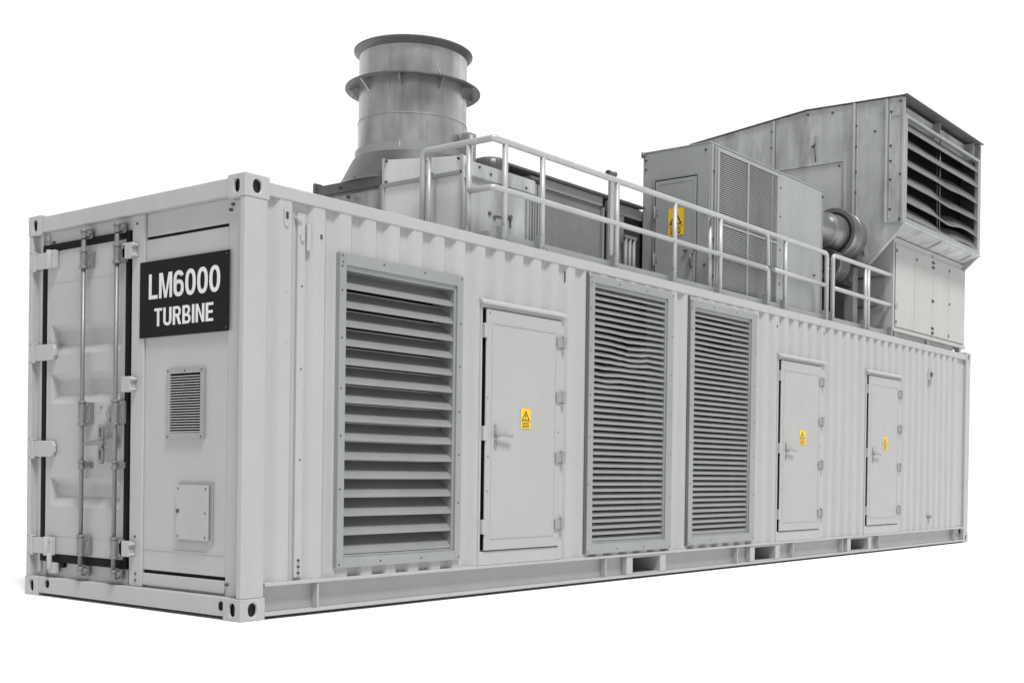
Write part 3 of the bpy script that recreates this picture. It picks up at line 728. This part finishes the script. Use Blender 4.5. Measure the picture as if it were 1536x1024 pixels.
# ------------------------------------------------------------------ exhaust stack
SC = (2.935, 1.55)
sk = thing('exhaust_stack', 'tall round steel exhaust stack with two flange rings', 'exhaust stack', (SC[0], SC[1], 3.226))
c3 = (SC[0], SC[1], 0.0)
MB().lathe(c3, [(0.40, 4.385), (0.450, 4.385), (0.450, 4.08), (0.450, 3.775), (0.456, 3.772), (0.456, 3.54), (0.456, 3.42), (0.40, 3.42)], 96, closed=True).build('stack_pipe', 'stack', sk, auto=30)
MB().lathe(c3, [(0.445, 3.535), (0.478, 3.535), (0.478, 3.40), (0.445, 3.40)], 96, closed=True).build('base_collar', 'galv', sk, auto=30)
MB().lathe(c3, [(0.4505, 3.772), (0.4585, 3.774), (0.4585, 3.780), (0.4505, 3.784)], 96).build('seam_band', 'galv', sk, auto=30)
MB().lathe(c3, [(0.480, 3.470), (0.500, 3.455), (0.604, 3.25), (0.625, 3.226), (0.44, 3.226), (0.44, 3.475)], 96).build('base_cone', 'flange', sk, auto=30)
MB().lathe(c3, [(0.446, 4.335), (0.456, 4.338), (0.488, 4.374), (0.495, 4.378), (0.496, 4.389), (0.488, 4.393), (0.44, 4.388), (0.40, 4.39), (0.395, 4.335)], 96, closed=True).build('top_flange', 'flange', sk, auto=35)
MB().lathe(c3, [(0.448, 4.086), (0.470, 4.088), (0.560, 4.062), (0.565, 4.066), (0.564, 4.077), (0.470, 4.108), (0.448, 4.108)], 96, closed=True).build('collar_flange', 'flange', sk, auto=35)
for a in range(12, 372, 40):
    ca, sa = math.cos(math.radians(a)), math.sin(math.radians(a))
    def R3(r, t, z): return (SC[0]+r*ca-t*sa, SC[1]+r*sa+t*ca, z)
    for poly in ([(0.448, 3.985), (0.448, 4.087), (0.535, 4.067)], [(0.448, 4.108), (0.448, 4.160), (0.470, 4.11)]):
        gs = MB(); n = len(poly); vs = [R3(r, -0.004, z) for r, z in poly]+[R3(r, 0.004, z) for r, z in poly]
        gs.add(vs, [tuple(range(n)), tuple(range(2*n-1, n-1, -1))]+[(i, i+n, (i+1) % n+n, (i+1) % n) for i in range(n)])
        gs.build('gusset', 'stack', sk)
for a in (200, 320, 60):
    ca, sa = math.cos(math.radians(a)), math.sin(math.radians(a))
    MB().tube([(SC[0]+0.4505*ca, SC[1]+0.4505*sa, 3.79), (SC[0]+0.4505*ca, SC[1]+0.4505*sa, 4.07)], 0.0016, 6).build('weld_seam', 'stack', sk)
for a in (212, 262):
    ca, sa = math.cos(math.radians(a)), math.sin(math.radians(a))
    MB().tube([(SC[0]+0.474*ca, SC[1]+0.474*sa, 3.41), (SC[0]+0.474*ca, SC[1]+0.474*sa, 3.55)], 0.006, 8).build('clamp', 'galv', sk)

cp = thing('conduit_post', 'narrow grey upright cable trunking standing right beside the exhaust stack', 'trunking', (3.09, 1.05, 3.226))
MB().box(3.03, 3.13, 1.0, 1.09, 3.226, 3.685).build('trunking', 'galv', cp, 0.012, 3)
MB().box(3.045, 3.075, 0.994, 1.0, 3.28, 3.66).build('trunking_lid', 'plate', cp, 0.002)

# ------------------------------------------------------------------ long low duct housing
dh = thing('duct_housing', 'long low dark grey duct housing behind the guardrail', 'duct', (4.4, 1.2, 2.556))
HYF = 1.04
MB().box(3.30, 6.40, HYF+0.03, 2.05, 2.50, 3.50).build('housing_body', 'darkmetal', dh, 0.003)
MB().box(4.02, 4.96, HYF, HYF+0.03, 2.55, 3.42).build('side_sheet', 'conesteel', dh, 0.003)
MB().box(4.02, 4.96, HYF-0.02, HYF+0.03, 3.42, 3.505).build('fascia', 'cabin', dh, 0.003)
MB().box(5.06, 6.30, HYF-0.004, HYF+0.03, 3.40, 3.500).build('fascia', 'cabin', dh, 0.003)
MB().box(5.10, 5.35, HYF, HYF+0.03, 2.55, 3.40).build('side_sheet', 'conesteel', dh, 0.003)
MB().prism([(HYF-0.06, 3.507), (HYF-0.06, 3.528), (1.5, 3.57), (2.08, 3.528), (2.08, 3.507)], 0, 3.30, 5.63).build('roof_sheet', 'flange', dh, 0.002)
MB().box(3.10, 3.30, 0.39, 0.62, 3.232, 3.256).build('ridge_cap', 'flange', dh, 0.002)
for x in (3.995, 4.955, 5.050):
    MB().box(x, x+0.024, HYF-0.03, HYF-0.001, 2.55, 3.41).build('edge_angle', 'galv', dh, 0.002)
for x in (5.31, 5.38, 5.45):
    MB().tube([(x, HYF-0.05, 2.55), (x, HYF-0.05, 3.17)], 0.02, 10).build('riser_pipe', 'conesteel', dh)
MB().box(5.28, 5.48, HYF-0.07, HYF-0.03, 3.17, 3.20).build('pipe_clamp', 'conesteel', dh, 0.002)

lp = thing('sensor_pole', 'thin pale pole with a small weather sensor on top, behind the guardrail', 'pole', (4.225, 0.40, 2.556))
MB().box(4.195, 4.245, 0.385, 0.415, 2.556, 3.43).build('pole', 'tube', lp, 0.003)
MB().box(4.252, 4.268, 0.39, 0.41, 3.10, 3.45).build('cable_guide', 'tube', lp)
MB().tube([(4.16, 0.39, 3.475), (4.27, 0.39, 3.50)], 0.022, 12).tube([(4.26, 0.39, 3.43), (4.26, 0.39, 3.50)], 0.014, 10).tube([(4.15, 0.39, 3.485), (4.19, 0.39, 3.487)], 0.03, 12).build('sensor_head', 'flange', lp, 0.003)

# ------------------------------------------------------------------ grey cabin
X0, X1, Y0, Y1, Z1 = 5.645, 8.105, 0.25, 1.02, 4.062
cb = thing('control_cabin', 'tall grey sheet metal cabin with a finely slatted grille, beside the guardrail', 'cabin', (6.9, 0.64, 2.556))
MB().box(X0, X1, Y0, Y1, 2.50, Z1).build('cabin_body', 'cabin', cb, 0.005)
MB().box(X0-0.004, X1+0.006, Y0-0.006, Y1+0.012, Z1, Z1+0.012).build('roof_sheet', 'cabin', cb, 0.003)
MB().tube([(X0-0.01, Y1-0.005, 4.02), (X0-0.01, Y1-0.005, 4.07)], 0.02, 10).build('lifting_lug', 'flange', cb)
df = MB().frame(0.365, 0.893, 2.50, 3.792, 0.022, 0.022, 0.02, 0.018, 0, X0-0.010, X0).build('door_frame', 'galv', cb, 0.002)
MB().box(X0-0.0035, X0-0.0005, 0.387, 0.871, 2.52, 3.774).build('door_seal', 'rubber', df)
cdo = MB().box(X0-0.012, X0-0.004, 0.395, 0.858, 2.52, 3.762).build('cabin_door', 'cabin', cb, 0.002)
MB().frame(0.395, 0.858, 2.53, 3.755, 0.03, 0.03, 0.02, 0.03, 0, X0-0.0145, X0-0.012).build('leaf_border', 'cabin', cdo, 0.001)
hh = MB().tube([(X0-0.035, 0.44, 2.88), (X0-0.035, 0.44, 3.02)], 0.010, 10).tube([(X0-0.035, 0.44, 3.01), (X0-0.012, 0.44, 3.01)], 0.012, 10).tube([(X0-0.035, 0.44, 2.89), (X0-0.012, 0.44, 2.89)], 0.012, 10)
hh.tube([(X0-0.03, 0.50, 3.05), (X0-0.012, 0.50, 3.05)], 0.014, 10).tube([(X0-0.03, 0.40, 3.06), (X0-0.012, 0.40, 3.06)], 0.012, 10)
hh.tube([(X0-0.028, 0.52, 3.052), (X0-0.028, 0.46, 3.055)], 0.007, 8)
hh.build('door_handle', 'flange', cdo)
for z in (3.46, 3.0):
    MB().tube([(X0-0.022, 0.868, z-0.06), (X0-0.022, 0.868, z+0.06)], 0.011, 10).box(X0-0.02, X0-0.011, 0.82, 0.89, z-0.03, z+0.03).build('hinge', 'galv', cdo, 0.002)
gf = MB().frame(5.755, 7.040, 2.66, 4.035, 0.035, 0.05, 0.02, 0.03, 1, Y0-0.022, Y0+0.005).build('grille', 'cabin', cb, 0.002)
MB().box(5.79, 6.99, Y0-0.003, Y0-0.001, 2.68, 4.005).build('dark_back', 'flange', gf)
bl = MB(); nsl = 62
for i in range(nsl):
    z = 2.685+i*(4.0-2.685)/nsl
    bl.prism([(Y0-0.019, z), (Y0-0.019, z+0.006), (Y0-0.006, z+0.0135), (Y0-0.006, z+0.0085)], 0, 5.79, 6.99)
bl.build('slats', 'panel', gf)
MB().box(6.345, 6.375, Y0-0.024, Y0-0.019, 2.68, 4.005).box(6.86, 6.872, Y0-0.0225, Y0-0.019, 2.68, 4.0).box(5.79, 6.99, Y0-0.023, Y0-0.019, 3.30, 3.318).build('slat_mullion', 'cabin', gf, 0.001)
for a, b, d, z in ((X0+0.005, X0+0.04, 0.012, Z1-0.01), (5.71, 5.733, 0.02, 4.04), (7.055, 7.078, 0.014, Z1-0.01), (X1-0.022, X1, 0.006, Z1-0.005)):
    MB().box(a, b, Y0-d, Y0, 2.50, z).build('corner_trim', 'galv', cb, 0.003)
screws([(7.066, z) for z in (2.9, 3.25, 3.6, 3.9)]+[(5.70, z) for z in (2.8, 3.0, 3.15, 3.4, 3.8)]+[(7.9, 3.1), (8.09, 4.0)], 1, Y0-0.018, Y0-0.003, 0.012).build('screw_heads', 'screw', cb)
screws([(0.30, 4.0), (0.985, 3.99), (0.985, 3.9), (0.30, 2.9), (0.30, 3.4)], 0, X0-0.008, X0+0.001, 0.012).build('screw_heads', 'screw', cb)
warning_sign((X0-0.0165, 0.622, 3.345), 0.172, 0.262, 0, 'yellow warning sign on the grey cabin door on the roof, partly behind a guardrail post', 'yellow warning signs on doors')

# ------------------------------------------------------------------ fan duct between the cabin and the intake
fd = thing('fan_duct', 'round ribbed steel fan duct between the grey cabin and the air intake', 'duct', (8.9, 0.52, 2.556))
ca_ = (0.0, 0.50, 3.755)
MB().lathe(ca_, [(0.0, 8.15), (0.17, 8.15), (0.17, 8.62), (0.205, 8.64), (0.205, 8.70), (0.19, 8.72), (0.215, 8.86), (0.215, 8.90)], 56, axis=0).build('inlet_neck', 'fansteel', fd, auto=30)
MB().lathe(ca_, [(0.245, 8.90), (0.292, 8.89), (0.297, 8.905), (0.297, 8.95), (0.285, 8.96), (0.285, 9.10), (0.289, 9.105), (0.289, 9.12), (0.285, 9.125), (0.27, 9.27), (0.274, 9.28), (0.25, 9.335), (0.0, 9.335)], 64, axis=0).build('fan_drum', 'fansteel', fd, auto=30)
MB().lathe(ca_, [(0.205, 8.91), (0.25, 8.905), (0.25, 8.93), (0.205, 8.935)], 56, axis=0, closed=True).build('inlet_ring', 'darkmetal', fd, auto=30)
cb2 = (0.0, 0.50, 3.36)
MB().lathe(cb2, [(0.10, 8.72), (0.17, 8.72), (0.185, 8.74), (0.185, 9.0), (0.16, 9.03), (0.0, 9.03)], 48, axis=0).build('lower_drum', 'flange', fd, auto=30)
MB().lathe(cb2, [(0.0, 8.76), (0.15, 8.76), (0.155, 8.715), (0.19, 8.715), (0.19, 8.75)], 48, axis=0).build('lower_ring', 'fansteel', fd, auto=30)
sp = MB()
for a in range(0, 180, 45):
    ca, sa = math.cos(math.radians(a))*0.15, math.sin(math.radians(a))*0.15
    sp.tube([(8.735, 0.5-ca, 3.36-sa), (8.735, 0.5+ca, 3.36+sa)], 0.010, 8)
sp.build('spokes', 'fansteel', fd)
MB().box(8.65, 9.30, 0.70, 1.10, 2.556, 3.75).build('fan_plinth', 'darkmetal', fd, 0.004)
mc = thing('void_filler', 'added dark block, coloured for the shade in the void under the fan duct', 'void filler', (8.9, 1.3, 2.556))
MB().box(8.14, 9.50, 1.15, 2.0, 2.50, 3.9).build('void_block', 'darkmetal', mc, 0.006)  # block added to close the void; its near-black colour stands for shade
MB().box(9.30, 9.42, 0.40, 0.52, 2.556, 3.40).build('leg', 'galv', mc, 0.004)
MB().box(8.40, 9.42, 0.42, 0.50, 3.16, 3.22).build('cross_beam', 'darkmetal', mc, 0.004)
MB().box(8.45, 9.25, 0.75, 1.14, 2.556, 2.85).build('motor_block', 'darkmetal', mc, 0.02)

# ------------------------------------------------------------------ white cabinet
wc = thing('equipment_cabinet', 'pale grey steel cabinet with four door leaves under the air intake hood', 'cabinet', (10.8, 0.7, 2.576))
KX0, KX1, KY, KZ0, KZ1 = 9.590, 12.085, 0.02, 2.652, 3.766
MB().box(KX0, KX1, KY, 1.6, KZ0, KZ1).build('cabinet_body', 'cabinet', wc, 0.005)
MB().box(KX0-0.012, KX1+0.012, KY-0.014, 1.62, KZ0-0.004, KZ0+0.03).box(KX0-0.012, KX1+0.012, KY-0.014, 1.62, KZ1-0.02, KZ1+0.004).build('cabinet_trim', 'cabinet', wc, 0.003)
xs = [KX0+0.045, 10.245, 10.860, 11.430, KX1-0.04]
for i in range(4):
    a, b = xs[i]+0.004, xs[i+1]-0.004
    d = MB().box(a, b, KY-0.010, KY-0.002, KZ0+0.055, KZ1-0.065).build('door_leaf', 'cabinet', wc, 0.002)
    hg = MB()
    e = b-0.02 if i in (1,) else a+0.02
    if i in (1, 2):
        for z in (2.74, 2.80, 3.15, 3.58, 3.64): hg.box(e-0.012, e+0.012, KY-0.02, KY-0.009, z-0.016, z+0.016)
    else:
        for z in (2.76, 3.62): hg.box(e-0.010, e+0.010, KY-0.018, KY-0.009, z-0.02, z+0.02)
    hg.build('hinge', 'screw', d, 0.002)
    if i in (1, 3):
        hx = a+0.05 if i == 1 else a+0.03; hz = 3.60 if i == 1 else 3.18
        MB().tube([(hx, KY-0.02, hz), (hx, KY-0.008, hz)], 0.014, 8).build('lock', 'screw', d)
MB().box(KX0+0.04, KX1-0.035, KY-0.003, KY-0.0005, KZ0+0.05, KZ1-0.06).build('door_seal', 'flange', wc)
MB().box(10.853, 10.867, KY-0.013, KY-0.002, KZ0+0.03, KZ1-0.02).build('centre_mullion', 'cabinet', wc, 0.002)
sd = MB().box(KX0-0.006, KX0, 0.12, 0.98, 2.70, 3.3).build('side_panel', 'cabin', wc, 0.003)
MB().tube([(KX0-0.02, 0.10, 3.30), (KX0-0.02, 0.55, 3.30)], 0.012, 8).build('side_bar', 'flange', wc)
MB().tube([(KX0-0.02, 0.12, 2.95), (KX0-0.02, 0.50, 2.95)], 0.008, 8).build('side_bar', 'flange', wc)
MB().box(9.80, 11.80, 0.075, 0.30, 2.50, KZ0-0.004).box(9.72, 9.80, 0.05, 0.10, 2.556, KZ0-0.004).box(10.78, 10.86, 0.045, 0.075, 2.576, KZ0-0.004).box(11.93, 11.99, 0.03, 0.10, 2.556, KZ0-0.004).build('skid', 'cabinet', wc, 0.003)
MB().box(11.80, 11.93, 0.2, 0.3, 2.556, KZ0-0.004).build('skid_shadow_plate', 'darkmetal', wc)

# ------------------------------------------------------------------ air intake hood
HX0, HX1, HY = 9.33, 12.0, -0.2
ah = thing('air_intake_hood', 'large weathered zinc air intake hood with a tall louvred front over the cabinet', 'air intake', (10.7, 1.2, 3.77))
top = [(HY+0.02, 5.362), (1.07, 5.390), (2.446, 5.244), (2.75, 5.212)]
side = top+[(2.75, 3.93), (0.415, 3.90), (0.37, 3.43), (0.20, 3.43), (-0.17, 3.868)]
side = [(HY, 5.35), ]+top+[(2.75, 3.93), (0.415, 3.895), (0.37, 3.425), (0.235, 3.425), (-0.115, 3.770), (HY, 3.868)]
MB().prism(side, 0, HX0, HX0+0.03).build('side_sheet', 'sheet', ah, 0.002)
rs = top+[(2.75, 3.93), (0.05, 3.78), (0.03, 3.66), (HY, 3.868)]
MB().prism([(HY, 5.35)]+rs, 0, HX1-0.03, HX1).build('side_sheet', 'sheet', ah, 0.002)
# roof sheets with a small overhang
rf = MB()
rt = [(HY-0.03, 5.368)]+top
for (a, za), (b, zb) in zip(rt, rt[1:]):
    rf.add([(HX0-0.02, a, za+0.004), (HX1+0.02, a, za+0.004), (HX1+0.02, b, zb+0.004), (HX0-0.02, b, zb+0.004),
            (HX0-0.02, a, za+0.016), (HX1+0.02, a, za+0.016), (HX1+0.02, b, zb+0.016), (HX0-0.02, b, zb+0.016)],
           [(3, 2, 1, 0), (4, 5, 6, 7), (0, 1, 5, 4), (1, 2, 6, 5), (2, 3, 7, 6), (3, 0, 4, 7)])
rf.build('roof_sheet', 'flange', ah)
# underside: sloped belly between the cheeks, and hopper
MB().prism([(HY+0.01, 3.866), (0.06, 3.772), (2.75, 3.93), (2.75, 3.96), (0.06, 3.80), (HY+0.01, 3.89)], 0, HX0+0.03, HX1-0.03).build('belly_sheet', 'sheet', ah)
MB().prism([(0.36, 3.43), (0.235, 3.43), (-0.10, 3.765), (0.05, 3.90), (0.40, 3.90)], 0, HX0+0.031, 9.41).build('hopper', 'sheet', ah, 0.002)
MB().prism([(HY+0.02, 3.845), (0.015, 3.772), (HY+0.06, 3.872)], 0, 10.62, 10.634).prism([(HY+0.02, 3.845), (0.015, 3.772), (HY+0.06, 3.872)], 0, 11.75, 11.764).build('belly_rib', 'sheet', ah)
MB().box(HX0+0.03, HX1-0.03, 2.72, 2.75, 3.97, 5.17).build('back_sheet', 'sheet', ah)
# standing seams and angles on the side sheet
ss = MB()
def seam(y, z0, z1, w=0.03, d=0.028): ss.box(HX0-d, HX0, y-w/2, y+w/2, z0, z1)
seam(1.51, 4.70, 5.335); seam(0.43, 3.60, 5.375, 0.022, 0.034); seam(0.392, 3.90, 5.33, 0.014, 0.014); seam(0.02, 3.90, 5.355, 0.022, 0.034); seam(-0.02, 3.95, 5.30, 0.014, 0.014)
seam(0.545, 3.95, 4.70); seam(-0.182, 3.868, 5.345, 0.034, 0.012); seam(1.475, 4.72, 5.30, 0.012, 0.012)
ss.box(HX0-0.028, HX0, 0.56, 1.495, 4.695, 4.722)
ss.box(HX0-0.008, HX0, -0.165, -0.005, 5.145, 5.15); ss.box(HX0-0.01, HX0, -0.15, 0.01, 3.895, 3.905)
ss.build('seam_angles', 'sheet', ah, 0.003)
MB().box(HX0-0.012, HX0, 0.565, 2.4, 3.95, 4.692).build('access_panel', 'panel', ah, 0.003)
pts = [(0.40, z) for z in (4.0, 4.3, 4.55, 4.85, 5.1)]+[(-0.03, z) for z in (4.05, 4.4, 4.62, 4.8, 5.2)]+[(-0.14, 5.31), (0.62, 4.65), (0.72, 5.31), (1.05, 5.34), (0.17, 5.0), (0.28, 3.86), (0.52, 3.98), (1.54, 5.0), (1.54, 5.2), (-0.15, 3.92), (-0.15, 4.45)]
screws(pts, 0, HX0-0.016, HX0+0.001, 0.013).build('screw_heads', 'screw', ah)
st = MB(); st.tube([(HX0-0.02, 0.93, 5.05), (HX0-0.02, 0.95, 4.92), (HX0-0.015, 0.93, 4.74)], 0.008, 8).tube([(HX0-0.02, 0.99, 4.93), (HX0-0.006, 0.94, 4.96)], 0.014, 8)
st.build('stay_wire', 'flange', ah)
MB().tube([(HX0-0.02, 0.36, 3.88), (HX0-0.03, 0.33, 3.80), (HX0-0.02, 0.28, 3.52)], 0.011, 8).build('stay_wire', 'flange', ah)
MB().tube([(HX0-0.04, 0.30, 3.40), (HX0-0.04, 0.22, 3.41)], 0.03, 12).box(HX0-0.05, HX0-0.01, 0.28, 0.42, 3.405, 3.43).build('hinge', 'flange', ah, 0.003)
# front
FX0, FX1, FZ0, FZ1 = HX0, HX1, 3.868, 5.160
ff = MB().frame(FX0+0.004, FX1-0.004, FZ0, FZ1, 0.075, 0.10, 0.075, 0.036, 1, HY-0.004, HY+0.05).build('front_frame', 'galv', ah, 0.004)
MB().box(FX0+0.03, FX1-0.03, HY+0.13, HY+0.14, FZ1-0.03, 5.335).build('front_fascia', 'sheet', ah)
for a, b, c_, d_ in ((FX0+0.012, FX0+0.032, 0.0, 0.03), (FX1-0.035, FX1-0.004, -0.002, 0.05), (10.56, 10.572, 0.03, 0.129), (11.72, 11.735, 0.005, 0.129)):
    MB().box(a, b, HY+c_, HY+d_, FZ1, 5.336).build('fascia_post', 'galv', ff, 0.002)
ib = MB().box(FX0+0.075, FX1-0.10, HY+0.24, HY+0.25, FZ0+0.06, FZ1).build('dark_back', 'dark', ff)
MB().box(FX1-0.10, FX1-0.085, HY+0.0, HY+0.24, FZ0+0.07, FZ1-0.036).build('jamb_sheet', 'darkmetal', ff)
hb = MB(); zt = [4.975, 4.775, 4.560, 4.345, 4.130, 3.955]
x0, x1 = FX0+0.075, FX1-0.10; NX = 28
for i, zb in enumerate(zt):
    sec0 = [(-0.004, 0.0), (-0.004, 0.018), (0.03, 0.062), (0.065, 0.108), (0.11, 0.142), (0.11, 0.135), (0.068, 0.100), (0.034, 0.055), (0.003, 0.012), (0.003, 0.0)]
    sec0 = [(y, z*1.18) for y, z in sec0]
    vs = []; fs = []; ns = len(sec0)
    for j in range(NX+1):
        t = j/NX; x = x0+(x1-x0)*t
        sag = 0.0; push = 0.0
        if i >= 2:
            e = math.exp(-((t-0.56)/0.12)**2); e2 = math.exp(-((t-0.80)/0.14)**2)
            amp = (0.0, 0.0, 0.35, 0.7, 1.0, 0.6)[i]
            sag = amp*(-0.028*e+0.026*e2*(1 if i != 3 else -0.4)-0.02*t); push = amp*0.04*(e+0.6*e2)
        tw = 0.010*math.sin(6*t+i*1.7)
        for (y, z) in sec0: vs.append((x, HY+0.004+y+push*(y > 0.02), zb+z+sag+tw*(y > 0.05)))
    for j in range(NX):
        for q in range(ns):
            q2 = (q+1) % ns; fs.append((j*ns+q2, j*ns+q, (j+1)*ns+q, (j+1)*ns+q2))
    fs += [tuple(reversed(range(ns))), tuple(NX*ns+q for q in range(ns))]
    hb.add(vs, fs)
hb.build('blades', 'hoodblade', ff, auto=35)
MB().tube([(10.57, HY+0.03, 3.95), (10.57, HY+0.035, 5.13)], 0.008, 8).tube([(10.60, HY+0.07, 3.95), (10.60, HY+0.09, 5.13)], 0.008, 8).build('blade_stay', 'flange', ff)
MB().box(HX1+0.001, HX1+0.014, HY+0.03, HY+0.10, 3.86, 5.17).build('corner_trim', 'galv', ah, 0.002)
MB().box(HX0+0.0, HX1+0.012, HY-0.010, HY-0.004, 3.862, 3.886).build('drip_edge', 'sheet', ah, 0.002)

# ------------------------------------------------------------------ light
world = bpy.data.worlds.new('World'); scene.world = world; world.use_nodes = True
nt = world.node_tree; nt.nodes.clear()
wo = nt.nodes.new('ShaderNodeOutputWorld'); bg = nt.nodes.new('ShaderNodeBackground')
tc = nt.nodes.new('ShaderNodeTexCoord'); dt = nt.nodes.new('ShaderNodeVectorMath'); dt.operation = 'DOT_PRODUCT'
dt.inputs[1].default_value = Vector((0.78, 0.58, 0.22)).normalized()
nt.links.new(tc.outputs['Generated'], dt.inputs[0])
rg = nt.nodes.new('ShaderNodeMapRange'); rg.interpolation_type = 'SMOOTHSTEP'
for i, v in enumerate((0.15, 0.64, 0.40, 1.06)): rg.inputs[i+1].default_value = v
nt.links.new(dt.outputs['Value'], rg.inputs[0])
bg.inputs[0].default_value = (0.99, 1.0, 1.0, 1)
nt.links.new(rg.outputs[0], bg.inputs[1]); nt.links.new(bg.outputs[0], wo.inputs[0])
sl = bpy.data.lights.new('sun', 'SUN'); sl.energy = 3.8; sl.angle = math.radians(14); sl.color = (1.0, 0.99, 0.972)
so = bpy.data.objects.new('sun', sl); COL.objects.link(so)
az, el = math.radians(246), math.radians(60.5)
to_sun = Vector((math.cos(az)*math.cos(el), math.sin(az)*math.cos(el), math.sin(el)))
so.rotation_euler = to_sun.to_track_quat('Z', 'Y').to_euler(); so.location = (4, -8, 12)

# ------------------------------------------------------------------ camera
cam = bpy.data.cameras.new('camera'); co = bpy.data.objects.new('camera', cam); COL.objects.link(co)
yaw, pitch, roll = 0.644664, -0.0075896, 0.0139951
f = Vector((math.cos(yaw)*math.cos(pitch), math.sin(yaw)*math.cos(pitch), math.sin(pitch)))
r_ = Vector((math.sin(yaw), -math.cos(yaw), 0)); u_ = r_.cross(f)
cr, sr_ = math.cos(roll), math.sin(roll)
r2, u2 = r_*cr+u_*sr_, -r_*sr_+u_*cr
mw = Matrix((r2, u2, -f)).transposed().to_4x4(); mw.translation = Vector((-4.51258, -5.77441, 0.901386))
co.matrix_world = mw
cam.sensor_width = 36; cam.lens = 1836.828/1536*36
cam.shift_x = (768-856.814)/1536; cam.shift_y = (720.515-512)/1536
cam.clip_start = 0.1; cam.clip_end = 1000
scene.camera = co
scene.view_settings.view_transform = 'Standard'; scene.view_settings.look = 'None'
scene.view_settings.exposure = 0.0; scene.view_settings.gamma = 1
scene.view_settings.use_curve_mapping = False
